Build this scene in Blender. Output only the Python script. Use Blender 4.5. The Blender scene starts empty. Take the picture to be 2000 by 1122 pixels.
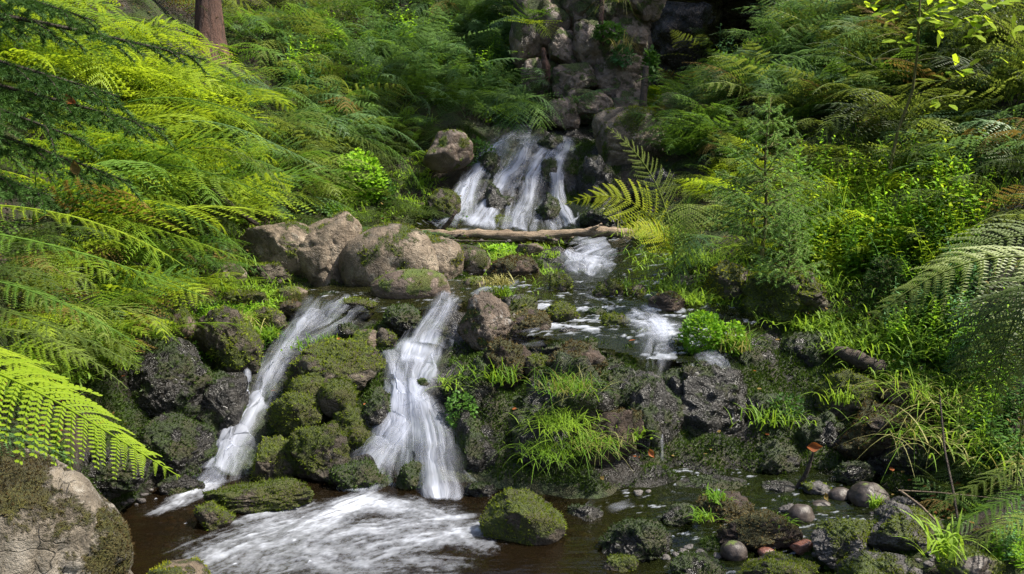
import bpy, bmesh, math, random
import numpy as np
from mathutils import Vector, Matrix
R = math.radians
# ------------------------------------------------------------------ camera, sky, sun, exposure
scene = bpy.context.scene
COL = scene.collection
CZ, PITCH, TH = 1.5, R(8), 18 / 28
cam_d = bpy.data.cameras.new('camera'); cam_d.lens = 28; cam_d.sensor_width = 36
cam_d.clip_start = 0.05; cam_d.clip_end = 300
cam = bpy.data.objects.new('camera', cam_d); COL.objects.link(cam)
cam.location = (0, 0, CZ); cam.rotation_euler = (R(90) - PITCH, 0, 0); scene.camera = cam
SUN_EL, SUN_AZ = R(55), R(96)          # azimuth measured from +Y (up the glen) towards +X
w = bpy.data.worlds.new('World'); scene.world = w; w.use_nodes = True
nt = w.node_tree; bg = nt.nodes['Background']; sk = nt.nodes.new('ShaderNodeTexSky')
sk.sky_type = 'NISHITA'; sk.sun_disc = False; sk.sun_elevation = SUN_EL; sk.sun_rotation = SUN_AZ
sk.dust_density = 3.0; sk.ozone_density = 0.6
nt.links.new(sk.outputs[0], bg.inputs[0]); bg.inputs[1].default_value = 0.11
sl = bpy.data.lights.new('sun', 'SUN'); sl.energy = 4.3; sl.angle = R(0.6); sl.color = (1, .94, .82)
so = bpy.data.objects.new('sun', sl); COL.objects.link(so)
sd = Vector((math.sin(SUN_AZ) * math.cos(SUN_EL), math.cos(SUN_AZ) * math.cos(SUN_EL), math.sin(SUN_EL)))
so.rotation_euler = sd.to_track_quat('Z', 'Y').to_euler(); so.location = (0, 0, 20)
scene.view_settings.view_transform = 'Standard'; scene.view_settings.look = 'None'
scene.view_settings.exposure = 1.2; scene.view_settings.gamma = 1
cy = scene.cycles
cy.max_bounces = 6; cy.diffuse_bounces = 3; cy.glossy_bounces = 2; cy.transmission_bounces = 4
cy.transparent_max_bounces = 14; cy.caustics_reflective = False; cy.caustics_refractive = False
cy.use_denoising = True; cy.use_adaptive_sampling = True; cy.adaptive_threshold = 0.02
try: cy.denoiser = 'OPENIMAGEDENOISE'; cy.denoising_prefilter = 'NONE'
except Exception: pass
# ------------------------------------------------------------------ numpy helpers
def h3(ix, iy, iz, s=0):
    n = (ix.astype(np.int64) * 374761393 + iy.astype(np.int64) * 668265263 + iz.astype(np.int64) * 2147483647 + s * 974634777) & 0xffffffff
    n = ((n ^ (n >> 13)) * 1274126177) & 0xffffffff
    n = ((n ^ (n >> 16)) * 2246822519) & 0xffffffff
    return ((n ^ (n >> 15)) & 0xffffff) / float(0xffffff)
def vnoise(P, s=0):
    P = np.asarray(P, float); i = np.floor(P); f = P - i; f = f * f * (3 - 2 * f); i = i.astype(np.int64); o = 0
    for a in (0, 1):
        for b in (0, 1):
            for c in (0, 1):
                wt = (f[..., 0] if a else 1 - f[..., 0]) * (f[..., 1] if b else 1 - f[..., 1]) * (f[..., 2] if c else 1 - f[..., 2])
                o = o + wt * h3(i[..., 0] + a, i[..., 1] + b, i[..., 2] + c, s)
    return o
def fbm(P, s=0, octv=4, g=.5):
    a, t, o = 1.0, 0.0, 0.0; P = np.asarray(P, float)
    for k in range(octv):
        o = o + a * (vnoise(P, s + k) - .5) * 2; t += a; a *= g; P = P * 2.03 + 17.3
    return o / t
def worley(P, s=0):
    P = np.asarray(P, float); i = np.floor(P).astype(np.int64)
    F1 = np.full(P.shape[:-1], 9.); F2 = F1.copy(); ID = F1 * 0
    for a in (-1, 0, 1):
        for b in (-1, 0, 1):
            for c in (-1, 0, 1):
                q = i + np.array([a, b, c]); x, y, z = q[..., 0], q[..., 1], q[..., 2]
                pt = q + np.stack([h3(x, y, z, s), h3(x, y, z, s + 7), h3(x, y, z, s + 13)], -1)
                d = np.sqrt(((pt - P) ** 2).sum(-1)); m = d < F1
                F2 = np.where(m, F1, np.minimum(F2, d)); ID = np.where(m, h3(x, y, z, s + 31), ID); F1 = np.where(m, d, F1)
    return F1, F2, ID
def ss(a, b, x):
    t = np.clip((x - a) / (b - a), 0, 1); return t * t * (3 - 2 * t)
def nrm(v): return v / np.maximum(np.linalg.norm(v, axis=-1, keepdims=True), 1e-9)
def mesh_np(name, V, Fs, mats=None, midx=None, attrs=None, uv=None, smooth=True):
    """V (n,3); Fs: list of index arrays, each (m,k)"""
    if not isinstance(Fs, (list, tuple)): Fs = [Fs]
    Fs = [np.asarray(f, np.int32) for f in Fs if len(f)]
    me = bpy.data.meshes.new(name); V = np.asarray(V, np.float32)
    me.vertices.add(len(V)); me.vertices.foreach_set('co', V.ravel())
    L = np.concatenate([f.ravel() for f in Fs]); tot = np.concatenate([np.full(len(f), f.shape[1], np.int32) for f in Fs])
    me.loops.add(len(L)); me.loops.foreach_set('vertex_index', L)
    me.polygons.add(len(tot)); st = np.concatenate([[0], np.cumsum(tot)[:-1]]).astype(np.int32)
    me.polygons.foreach_set('loop_start', st)
    try: me.polygons.foreach_set('loop_total', tot)
    except Exception: pass
    for m in (mats or []): me.materials.append(m)
    if midx is not None: me.polygons.foreach_set('material_index', np.asarray(midx, np.int32))
    me.update(calc_edges=True)
    if smooth: me.polygons.foreach_set('use_smooth', np.ones(len(tot), bool))
    for k, a in (attrs or {}).items():
        at = me.attributes.new(k, 'FLOAT', 'POINT'); at.data.foreach_set('value', np.asarray(a, np.float32))
    if uv is not None:
        ul = me.uv_layers.new(name='UVMap'); ul.data.foreach_set('uv', np.asarray(uv, np.float32)[L].ravel())
    me.update(); return me
def link(name, me, parent=None, loc=None, rot=None, scale=None):
    o = bpy.data.objects.new(name, me); COL.objects.link(o)
    if parent is not None: o.parent = parent
    if loc is not None: o.location = loc
    if rot is not None: o.rotation_euler = rot
    if scale is not None: o.scale = (scale,) * 3 if not hasattr(scale, '__len__') else scale
    return o
def tag(o, label, cat, group=None, kind=None):
    if label: o['label'] = label
    if cat: o['category'] = cat
    if group: o['group'] = group
    if kind: o['kind'] = kind
    return o
def vnormals(V, T):
    fn = np.cross(V[T[:, 1]] - V[T[:, 0]], V[T[:, 2]] - V[T[:, 0]]); N = np.zeros_like(V)
    for k in range(3): np.add.at(N, T[:, k], fn)
    return nrm(N)
def P(px, py, Y):
    px, py, Y = np.asarray(px, float), np.asarray(py, float), np.asarray(Y, float)
    u = (px - 1000) / 1000 * TH; v = (561 - py) / 1000 * TH
    ry = math.cos(PITCH) + v * math.sin(PITCH); rz = -math.sin(PITCH) + v * math.cos(PITCH)
    return np.stack([u / ry * Y, Y + 0 * u, CZ + rz / ry * Y], -1)
def pxm(n, Y): return n / 1000 * TH * Y            # n photo pixels in metres at distance Y
# ------------------------------------------------------------------ materials
def mat(name):
    m = bpy.data.materials.new(name); m.use_nodes = True; n = m.node_tree
    for x in list(n.nodes): n.nodes.remove(x)
    return m, n
def nd(n, t, **kw):
    x = n.nodes.new(t)
    for k, v in kw.items():
        if k.startswith('i_'):
            key = k[2:].replace('_', ' ')
            key = {'0': 0, '1': 1, '2': 2}.get(key, key); x.inputs[key].default_value = v
        else: setattr(x, k, v)
    return x
def noise(n, vec, scale, detail=5, rough=.6):
    x = nd(n, 'ShaderNodeTexNoise'); x.inputs['Scale'].default_value = scale; x.inputs['Detail'].default_value = detail
    x.inputs['Roughness'].default_value = rough; n.links.new(vec, x.inputs['Vector']); return x.outputs['Fac']
def ramp(n, fac, stops):
    x = nd(n, 'ShaderNodeValToRGB'); e = x.color_ramp.elements
    while len(e) < len(stops): e.new(.5)
    for k, (p, c) in enumerate(stops):
        e[k].position = p; e[k].color = (c[0], c[1], c[2], 1) if hasattr(c, '__len__') else (c, c, c, 1)
    n.links.new(fac, x.inputs[0]); return x.outputs[0]
def mix(n, f, a, b, bt='MIX'):
    x = nd(n, 'ShaderNodeMix', data_type='RGBA', blend_type=bt)
    for sock, val in ((0, f), (6, a), (7, b)):
        if isinstance(val, (int, float)): x.inputs[sock].default_value = val if sock == 0 else (val, val, val, 1)
        elif isinstance(val, tuple): x.inputs[sock].default_value = (*val, 1)
        else: n.links.new(val, x.inputs[sock])
    return x.outputs[2]
def mth(n, op, a, b=None, clamp=False):
    x = nd(n, 'ShaderNodeMath', operation=op, use_clamp=clamp)
    for k, v in enumerate((a, b)):
        if v is None: continue
        if isinstance(v, (int, float)): x.inputs[k].default_value = v
        else: n.links.new(v, x.inputs[k])
    return x.outputs[0]
def attr(n, name, t='GEOMETRY'):
    return nd(n, 'ShaderNodeAttribute', attribute_name=name, attribute_type=t).outputs['Fac']
def leaf_mat(name, c1, c2, trans=.4, rough=.45, spec=.5, tcol=None, vary=.22):
    m, n = mat(name); out = nd(n, 'ShaderNodeOutputMaterial')
    oi = nd(n, 'ShaderNodeObjectInfo'); tc = nd(n, 'ShaderNodeTexCoord')
    nz = noise(n, tc.outputs['Object'], 9, 3)
    f = mth(n, 'ADD', mth(n, 'MULTIPLY', oi.outputs['Random'], .55), mth(n, 'MULTIPLY', nz, .55))
    col = ramp(n, f, [(.25, c1), (.8, c2)])
    # a few yellowed or browned patches, a property of the leaf
    br = ramp(n, noise(n, tc.outputs['Object'], 3.5, 4), [(.68, 0), (.80, 1)])
    col = mix(n, mth(n, 'MULTIPLY', br, vary), col, (.20, .16, .03))
    p = nd(n, 'ShaderNodeBsdfPrincipled'); p.inputs['Roughness'].default_value = rough
    p.inputs['Specular IOR Level'].default_value = spec * .55; p.inputs['Roughness'].default_value = min(.9, rough + .1)
    n.links.new(col, p.inputs['Base Color'])
    t = nd(n, 'ShaderNodeBsdfTranslucent')
    n.links.new(mix(n, .6, col, tcol or (c2[0] * 1.6, c2[1] * 1.5, c2[2])), t.inputs[0])
    mx = nd(n, 'ShaderNodeMixShader'); mx.inputs[0].default_value = trans
    n.links.new(p.outputs[0], mx.inputs[1]); n.links.new(t.outputs[0], mx.inputs[2]); n.links.new(mx.outputs[0], out.inputs[0])
    return m
def rock_mat(name, ca, cb, cc, rough=.75, wet=0., m1=(.030, .050, .008), m2=(.11, .15, .022), lich=(.34, .33, .28), lamt=.5, bump=.6):
    m, n = mat(name); out = nd(n, 'ShaderNodeOutputMaterial'); tc = nd(n, 'ShaderNodeTexCoord'); V = tc.outputs['Object']
    a = noise(n, V, 4, 8, .65); b = noise(n, V, 17, 8, .7); c = noise(n, V, 60, 5, .7)
    col = ramp(n, a, [(.30, ca), (.52, cb), (.72, cc)])
    col = mix(n, .6, col, ramp(n, b, [(.25, .35), (.75, 1.)]), 'MULTIPLY')
    lm = ramp(n, noise(n, V, 11, 9, .75), [(.56, 0), (.66, 1)])
    col = mix(n, mth(n, 'MULTIPLY', lm, lamt), col, lich)
    # thin fracture veins
    vo = nd(n, 'ShaderNodeTexVoronoi', feature='DISTANCE_TO_EDGE'); vo.inputs['Scale'].default_value = 5
    wv = nd(n, 'ShaderNodeVectorMath', operation='ADD'); n.links.new(V, wv.inputs[0])
    wn = nd(n, 'ShaderNodeTexNoise'); wn.inputs['Scale'].default_value = 6; n.links.new(V, wn.inputs['Vector'])
    wsx = nd(n, 'ShaderNodeVectorMath', operation='SCALE'); wsx.inputs['Scale'].default_value = .35; n.links.new(wn.outputs['Color'], wsx.inputs[0])
    n.links.new(wsx.outputs[0], wv.inputs[1]); n.links.new(wv.outputs[0], vo.inputs['Vector'])
    crack = ramp(n, vo.outputs['Distance'], [(0., 0), (.018, 1)])
    ckm = ramp(n, noise(n, V, 3.1, 3), [(.45, 1), (.6, .0)])
    crack = mix(n, ckm, crack, 1.0)
    col = mix(n, .5, col, crack, 'MULTIPLY')
    mo = mth(n, 'ADD', attr(n, 'moss'), mth(n, 'MULTIPLY', mth(n, 'SUBTRACT', c, .5), .9))
    mo = ramp(n, mo, [(.42, 0), (.58, 1)])
    mc = ramp(n, noise(n, V, 45, 6, .85), [(.38, m1), (.62, m2)])
    mc = mix(n, ramp(n, noise(n, V, 7, 4), [(.45, 0), (.62, .55)]), mc, (.075, .055, .022))
    col = mix(n, mo, col, mc)
    p = nd(n, 'ShaderNodeBsdfPrincipled'); n.links.new(col, p.inputs['Base Color'])
    rr = ramp(n, b, [(.3, max(.06, rough - .22)), (.7, min(1, rough + .12))])
    n.links.new(mix(n, mth(n, 'MULTIPLY', mo, 1 - wet * .75), rr, .92), p.inputs['Roughness'])
    p.inputs['Specular IOR Level'].default_value = .5 + wet * .35
    hgt = mth(n, 'ADD', mth(n, 'MULTIPLY', b, .9), mth(n, 'MULTIPLY', c, .55 - wet * .45))
    hgt = mth(n, 'ADD', hgt, mth(n, 'MULTIPLY', crack, .25))
    hgt = mth(n, 'ADD', hgt, mth(n, 'MULTIPLY', mth(n, 'MULTIPLY', mo, noise(n, V, 120, 3, .8)), 1.1))
    bp = nd(n, 'ShaderNodeBump'); bp.inputs['Strength'].default_value = bump * (.8 if wet > .55 else 1); bp.inputs['Distance'].default_value = .03
    n.links.new(hgt, bp.inputs['Height']); n.links.new(bp.outputs[0], p.inputs['Normal'])
    n.links.new(p.outputs[0], out.inputs[0]); return m
M = {}
M['tan'] = rock_mat('tan_boulder', (.05, .037, .025), (.21, .16, .11), (.40, .33, .25), .7, lamt=.4, bump=1.)
M['lichen'] = rock_mat('lichened_rock', (.06, .045, .03), (.26, .22, .17), (.44, .40, .35), .85, m1=(.03, .035, .006), m2=(.13, .12, .02), lich=(.42, .40, .36), lamt=.6, bump=1.)
M['streaked'] = rock_mat('streaked_rock', (.03, .022, .016), (.12, .085, .06), (.22, .17, .13), .6, lich=(.5, .48, .45), lamt=.7, bump=1.)
M['brown'] = rock_mat('brown_stone', (.04, .028, .020), (.12, .085, .062), (.22, .16, .12), .6, lamt=.2)
M['dark'] = rock_mat('dark_wet_stone', (.004, .0035, .003), (.012, .010, .008), (.030, .025, .020), .34, wet=.45, m1=(.008, .016, .003), m2=(.050, .085, .010), lamt=.12, bump=1.)
M['mossy'] = rock_mat('mossy_stone', (.03, .022, .014), (.075, .058, .038), (.15, .12, .085), .75, wet=.1, m1=(.018, .030, .005), m2=(.13, .17, .020), lamt=.25, bump=1.)
M['cobble'] = rock_mat('smooth_cobble', (.024, .018, .015), (.06, .045, .038), (.10, .078, .066), .58, wet=.1, lamt=.08, bump=.22)
M['red'] = rock_mat('red_stone', (.07, .03, .022), (.19, .08, .055), (.28, .15, .11), .35, wet=.5, lamt=.15, bump=.3)
M['cliff'] = rock_mat('cliff_stone', (.045, .030, .022), (.19, .135, .10), (.36, .27, .21), .45, wet=.3, lamt=.3, bump=1.)
M['grey'] = rock_mat('grey_purple_stone', (.04, .036, .036), (.105, .094, .092), (.20, .18, .17), .5, wet=.3, lamt=.2, bump=.9)
M['soil'] = rock_mat('soil', (.012, .009, .005), (.035, .024, .012), (.08, .055, .03), .9, m1=(.018, .034, .006), m2=(.075, .12, .015), lamt=.15, bump=1.)
M['heather'] = rock_mat('heathery_peat', (.02, .012, .008), (.06, .038, .026), (.12, .08, .055), .85, m1=(.03, .035, .010), m2=(.10, .10, .03), lamt=.2, bump=1.)
M['fern_lime'] = leaf_mat('lime_bracken_leaf', (.09, .17, .012), (.30, .40, .025), .45, .42, .4, vary=.25)  # young leaf; sunlight on the ferns is put into its brighter colour
M['fern_mid'] = leaf_mat('green_bracken_leaf', (.025, .075, .012), (.13, .24, .028), .42, .42, .5)
M['fern_grey'] = leaf_mat('grey_green_fern_leaf', (.045, .10, .038), (.14, .25, .085), .35, .38, .6, vary=.25)
M['fern_olive'] = leaf_mat('olive_bracken_leaf', (.07, .11, .018), (.19, .25, .045), .38, .38, .6, vary=.25)
M['fern_dark'] = leaf_mat('dark_fern_leaf', (.022, .045, .008), (.075, .115, .018), .35, .4, .5, vary=.25)
M['fern_brown'] = leaf_mat('withered_fern_leaf', (.12, .085, .025), (.24, .17, .05), .3, .6, .3, vary=.9)
M['fern_yellow'] = leaf_mat('yellow_bracken_leaf', (.15, .25, .012), (.32, .43, .025), .5, .5, .3, vary=.3)
M['fern_gold'] = leaf_mat('golden_bracken_leaf', (.26, .32, .012), (.44, .46, .03), .5, .5, .3, vary=.3)
M['fern_pale'] = leaf_mat('pale_bracken_leaf', (.08, .13, .02), (.18, .23, .045), .4, .5, .4, vary=.5)
M['leaf_bright'] = leaf_mat('bright_leaf', (.11, .24, .015), (.26, .46, .03), .5, .4, .5, vary=.2)
M['leaf_green'] = leaf_mat('green_leaf', (.03, .085, .012), (.09, .20, .03), .4, .4, .5, vary=.3)
M['leaf_blue'] = leaf_mat('blue_green_leaf', (.05, .13, .05), (.12, .26, .09), .35, .4, .5, vary=.15)
M['leaf_yellow'] = leaf_mat('yellow_green_leaf', (.15, .26, .01), (.32, .43, .03), .55, .6, .2, vary=.2)
M['grass'] = leaf_mat('grass_blade', (.08, .18, .013), (.22, .35, .035), .45, .45, .4, vary=.25)
M['straw'] = leaf_mat('straw_grass_blade', (.16, .17, .05), (.32, .30, .11), .3, .5, .4, vary=.4)
M['needle'] = leaf_mat('dark_spruce_needle', (.020, .055, .012), (.065, .14, .028), .2, .5, .3, vary=.1)
M['needle_young'] = leaf_mat('young_spruce_needle', (.10, .21, .05), (.26, .44, .11), .3, .4, .5, vary=.1)
M['moss'] = leaf_mat('moss_frond', (.04, .065, .006), (.19, .24, .025), .35, .8, .2, vary=.35)
M['moss_dark'] = leaf_mat('wet_moss_frond', (.008, .018, .003), (.050, .090, .010), .25, .5, .5, vary=.25)
M['moss_yellow'] = leaf_mat('golden_moss_frond', (.09, .11, .008), (.25, .26, .02), .35, .8, .2, vary=.3)
M['moss_brown'] = leaf_mat('brown_moss_frond', (.05, .035, .015), (.16, .12, .05), .2, .8, .2, vary=.6)
M['dead'] = leaf_mat('orange_dead_leaf', (.20, .06, .02), (.36, .12, .04), .3, .5, .3, vary=.1)
def bark_mat(name, a, b, sc=(14, 14, 3)):
    m, n = mat(name); out = nd(n, 'ShaderNodeOutputMaterial'); tc = nd(n, 'ShaderNodeTexCoord')
    mp = nd(n, 'ShaderNodeMapping'); mp.inputs['Scale'].default_value = sc; n.links.new(tc.outputs['Object'], mp.inputs[0])
    f = noise(n, mp.outputs[0], 1.6, 8, .7); p = nd(n, 'ShaderNodeBsdfPrincipled'); p.inputs['Roughness'].default_value = .8
    n.links.new(ramp(n, f, [(.32, a), (.66, b)]), p.inputs['Base Color'])
    bp = nd(n, 'ShaderNodeBump'); bp.inputs['Strength'].default_value = 1; bp.inputs['Distance'].default_value = .04
    n.links.new(f, bp.inputs['Height']); n.links.new(bp.outputs[0], p.inputs['Normal']); n.links.new(p.outputs[0], out.inputs[0]); return m
M['bark'] = bark_mat('red_brown_bark', (.02, .009, .006), (.11, .05, .032))
M['wood'] = bark_mat('bleached_wood', (.10, .065, .04), (.33, .25, .17), (3, 20, 20))
M['wood_dark'] = bark_mat('dark_wet_wood', (.02, .014, .010), (.09, .065, .05), (4, 18, 18))
M['stem'] = bark_mat('green_brown_stem', (.06, .05, .015), (.16, .15, .04))
def fall_mat(name, lo, hi, su=16, sv=1.6):
    m, n = mat(name); out = nd(n, 'ShaderNodeOutputMaterial'); uv = nd(n, 'ShaderNodeTexCoord')
    mp = nd(n, 'ShaderNodeMapping'); mp.inputs['Scale'].default_value = (su, sv, 1); n.links.new(uv.outputs['UV'], mp.inputs[0])
    wob = nd(n, 'ShaderNodeTexNoise'); wob.inputs['Scale'].default_value = 3; n.links.new(uv.outputs['UV'], wob.inputs['Vector'])
    sc = nd(n, 'ShaderNodeVectorMath', operation='SCALE'); sc.inputs['Scale'].default_value = 1.3; n.links.new(wob.outputs['Color'], sc.inputs[0])
    ad = nd(n, 'ShaderNodeVectorMath', operation='ADD'); n.links.new(mp.outputs[0], ad.inputs[0]); n.links.new(sc.outputs[0], ad.inputs[1])
    s1 = noise(n, ad.outputs[0], 1., 6, .62)
    mp2 = nd(n, 'ShaderNodeMapping'); mp2.inputs['Scale'].default_value = (su * 3.2, sv * 1.7, 1); n.links.new(uv.outputs['UV'], mp2.inputs[0])
    ad2 = nd(n, 'ShaderNodeVectorMath', operation='ADD'); n.links.new(mp2.outputs[0], ad2.inputs[0]); n.links.new(sc.outputs[0], ad2.inputs[1])
    s2 = noise(n, ad2.outputs[0], 1., 4, .6)
    s = mth(n, 'ADD', mth(n, 'MULTIPLY', s1, .72), mth(n, 'MULTIPLY', s2, .28))
    s = mth(n, 'ADD', s, mth(n, 'MULTIPLY', mth(n, 'SUBTRACT', attr(n, 'flow'), .5), .42))
    al = ramp(n, s, [(lo, .0), ((lo + hi) / 2, .34), (hi, .92)])
    al = mth(n, 'MULTIPLY', al, attr(n, 'edge'))
    p = nd(n, 'ShaderNodeBsdfPrincipled'); p.inputs['Base Color'].default_value = (.58, .62, .74, 1); p.inputs['Roughness'].default_value = .7; p.inputs['Specular IOR Level'].default_value = .15
    tr = nd(n, 'ShaderNodeBsdfTranslucent'); tr.inputs[0].default_value = (.56, .61, .74, 1)
    bp = nd(n, 'ShaderNodeBump'); bp.inputs['Strength'].default_value = .5; bp.inputs['Distance'].default_value = .02
    n.links.new(s2, bp.inputs['Height']); n.links.new(bp.outputs[0], p.inputs['Normal'])
    w1 = nd(n, 'ShaderNodeMixShader'); w1.inputs[0].default_value = .4; n.links.new(p.outputs[0], w1.inputs[1]); n.links.new(tr.outputs[0], w1.inputs[2])
    gl = nd(n, 'ShaderNodeBsdfGlossy'); gl.inputs['Roughness'].default_value = .28; n.links.new(bp.outputs[0], gl.inputs['Normal'])
    tp = nd(n, 'ShaderNodeBsdfTransparent'); fr = nd(n, 'ShaderNodeFresnel'); fr.inputs[0].default_value = 1.33
    n.links.new(bp.outputs[0], fr.inputs['Normal'])
    w2 = nd(n, 'ShaderNodeMixShader'); n.links.new(mth(n, 'MULTIPLY', mth(n, 'MULTIPLY', fr.outputs[0], attr(n, 'edge')), .22), w2.inputs[0]); n.links.new(tp.outputs[0], w2.inputs[1]); n.links.new(gl.outputs[0], w2.inputs[2])
    w3 = nd(n, 'ShaderNodeMixShader'); n.links.new(al, w3.inputs[0]); n.links.new(w2.outputs[0], w3.inputs[1]); n.links.new(w1.outputs[0], w3.inputs[2])
    n.links.new(w3.outputs[0], out.inputs[0]); return m
M['fall'] = fall_mat('falling_water', .335, .69, 18, 1.0)
M['riffle'] = fall_mat('riffling_water', .37, .70, 9, 2.2)
def pool_mat(name, tint, dens_col):
    m, n = mat(name); out = nd(n, 'ShaderNodeOutputMaterial'); tc = nd(n, 'ShaderNodeTexCoord')
    V = tc.outputs['Object']
    mp = nd(n, 'ShaderNodeMapping'); mp.inputs['Scale'].default_value = (4, 11, 4); n.links.new(V, mp.inputs[0])
    h1 = noise(n, mp.outputs[0], 1, 4, .55); h2 = noise(n, V, 45, 3, .6)
    bp = nd(n, 'ShaderNodeBump'); bp.inputs['Strength'].default_value = .55; bp.inputs['Distance'].default_value = .03
    n.links.new(mth(n, 'ADD', h1, mth(n, 'MULTIPLY', h2, .12)), bp.inputs['Height'])
    tp = nd(n, 'ShaderNodeBsdfTransparent'); tp.inputs[0].default_value = (*tint, 1)
    df = nd(n, 'ShaderNodeBsdfDiffuse'); df.inputs[0].default_value = (*dens_col, 1)
    gx_ = nd(n, 'ShaderNodeSeparateXYZ'); n.links.new(V, gx_.inputs[0]); gf = mth(n, 'MULTIPLY', mth(n, 'SUBTRACT', gx_.outputs[0], .15), 2., True)
    n.links.new(mix(n, gf, tint, (.42, .48, .20)), tp.inputs[0]); n.links.new(mix(n, gf, dens_col, (.016, .022, .006)), df.inputs[0])
    w0 = nd(n, 'ShaderNodeMixShader'); w0.inputs[0].default_value = .35; n.links.new(tp.outputs[0], w0.inputs[1]); n.links.new(df.outputs[0], w0.inputs[2])
    gl = nd(n, 'ShaderNodeBsdfGlossy'); gl.inputs['Roughness'].default_value = .07; n.links.new(bp.outputs[0], gl.inputs['Normal'])
    fr = nd(n, 'ShaderNodeFresnel'); fr.inputs[0].default_value = 1.34; n.links.new(bp.outputs[0], fr.inputs['Normal'])
    w1 = nd(n, 'ShaderNodeMixShader'); n.links.new(fr.outputs[0], w1.inputs[0]); n.links.new(w0.outputs[0], w1.inputs[1]); n.links.new(gl.outputs[0], w1.inputs[2])
    fo = mth(n, 'ADD', attr(n, 'foam'), mth(n, 'MULTIPLY', mth(n, 'SUBTRACT', noise(n, V, 55, 4, .7), .5), .35))
    fa = ramp(n, fo, [(.06, 0), (.45, .36), (.8, .7), (1.1, .92)])
    wh = nd(n, 'ShaderNodeBsdfDiffuse'); wh.inputs[0].default_value = (.58, .62, .71, 1); n.links.new(bp.outputs[0], wh.inputs['Normal'])
    w2 = nd(n, 'ShaderNodeMixShader'); n.links.new(mth(n, 'MULTIPLY', fa, ramp(n, attr(n, 'foam'), [(.03, 0), (.15, 1)])), w2.inputs[0]); n.links.new(w1.outputs[0], w2.inputs[1]); n.links.new(wh.outputs[0], w2.inputs[2])
    n.links.new(w2.outputs[0], out.inputs[0]); return m
M['pool'] = pool_mat('peaty_water', (.38, .25, .11), (.018, .012, .006))
M['stream'] = pool_mat('green_brown_water', (.50, .48, .22), (.03, .032, .010))
# ------------------------------------------------------------------ terrain: control points (photo px, py, distance in metres)
CT = [  # lower pool bed
 (250,1122,2.75),(600,1160,2.7),(1000,1160,2.7),(450,1010,3.3),(700,1040,3.25),(950,1060,3.2),(250,1000,3.35),
 # left fall
 (390,965,3.70),(440,890,3.98),(480,830,4.12),(510,790,4.28),(540,740,4.38),(560,690,4.62),(610,640,4.80),(640,600,5.0),
 # island between the falls
 (560,960,3.72),(600,880,3.98),(620,800,4.2),(650,720,4.45),(690,650,4.75),
 # right fall
 (700,985,3.66),(800,985,3.66),(870,1010,3.6),(780,900,3.9),(850,900,3.86),(790,800,4.15),(800,740,4.32),(810,700,4.5),(830,680,4.62),(850,640,4.75),(860,600,4.95),
 # centre mass
 (1000,985,3.6),(1000,880,3.82),(1130,950,3.62),(1130,820,3.9),(1120,720,4.15),(1000,760,4.1),(950,700,4.4),(1100,680,4.35),(1100,640,4.7),(1250,640,4.7),(1270,700,4.3),
 (1350,925,3.72),(1350,820,3.95),(1380,720,4.2),(1250,800,4.0),(1480,900,3.75),(1500,800,4.0),(1560,720,4.3),(1450,650,4.6),(1600,650,4.6),
 (1600,900,3.7),(1700,800,3.9),(1760,720,4.1),(1700,930,3.65),
 # small pool lower right
 (1150,1000,3.45),(1300,980,3.50),(1450,975,3.50),(1250,1080,3.0),(1600,1000,3.30),(1450,1060,3.02),(1600,1080,2.9),(1800,1010,3.15),(1850,1100,2.65),(2000,1110,2.5),(2000,950,3.0),(1850,880,3.45),
 # middle stream
 (640,590,5.15),(700,585,5.3),(850,590,5.2),(1130,600,5.05),(1100,570,5.5),(1150,545,5.8),(1160,510,6.4),(1150,485,7.0),(1000,560,5.5),(950,500,6.4),(1000,470,7.2),(1250,600,5.0),(1350,590,5.05),
 (600,570,5.6),(480,570,5.4),(350,620,4.7),(400,590,5.0),(400,700,4.3),(300,800,3.95),(300,930,3.7),
 # upper fall
 (850,455,7.85),(1000,460,7.8),(1100,455,7.85),(1200,465,7.7),(930,370,8.3),(1030,360,8.3),(1110,350,8.35),(980,300,8.7),(1050,272,9.0),(1110,280,8.9),(1180,330,8.5),(1190,400,8.05),
 (860,400,8.05),(830,350,8.6),(900,280,9.1),
 # left bank
 (560,440,6.7),(700,440,7.2),(780,420,7.7),(700,370,7.9),(780,300,8.7),(850,230,9.4),(700,160,9.9),(950,200,10.0),(700,20,11.6),(950,60,11.4),
 (450,430,6.2),(450,330,6.9),(400,210,7.6),(420,60,9.4),(250,480,4.9),(200,330,5.6),(200,160,6.6),(150,20,7.4),(0,520,3.5),(0,300,4.4),(0,60,5.8),(200,620,4.1),(60,760,3.1),(150,880,3.3),(0,950,2.6),(-300,900,2.2),(-300,400,3.3),(-300,100,4.3),
 # cliff foot
 (1050,250,9.5),(1150,235,9.7),(1250,235,9.4),(1330,200,10.2),
 # right bank
 (1250,460,7.2),(1300,380,7.9),(1300,300,8.6),(1400,480,6.0),(1400,360,7.0),(1400,220,8.6),(1450,90,10.),(1600,400,6.2),(1600,220,7.8),(1600,60,9.2),(1500,560,5.1),(1700,560,4.9),(1750,400,5.7),(1800,220,7.0),(1800,40,8.4),(2000,560,3.9),(2000,400,4.7),(2000,200,6.0),(2000,0,7.2),(1900,760,3.65),(2000,800,3.3),(2300,700,2.9),(2300,300,4.4),(2300,0,5.6)]
CT = np.array(CT, float)
cw = P(CT[:, 0], CT[:, 1], CT[:, 2])
cw[:7, 2] = -.16                                         # pool bed below the surface
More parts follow.
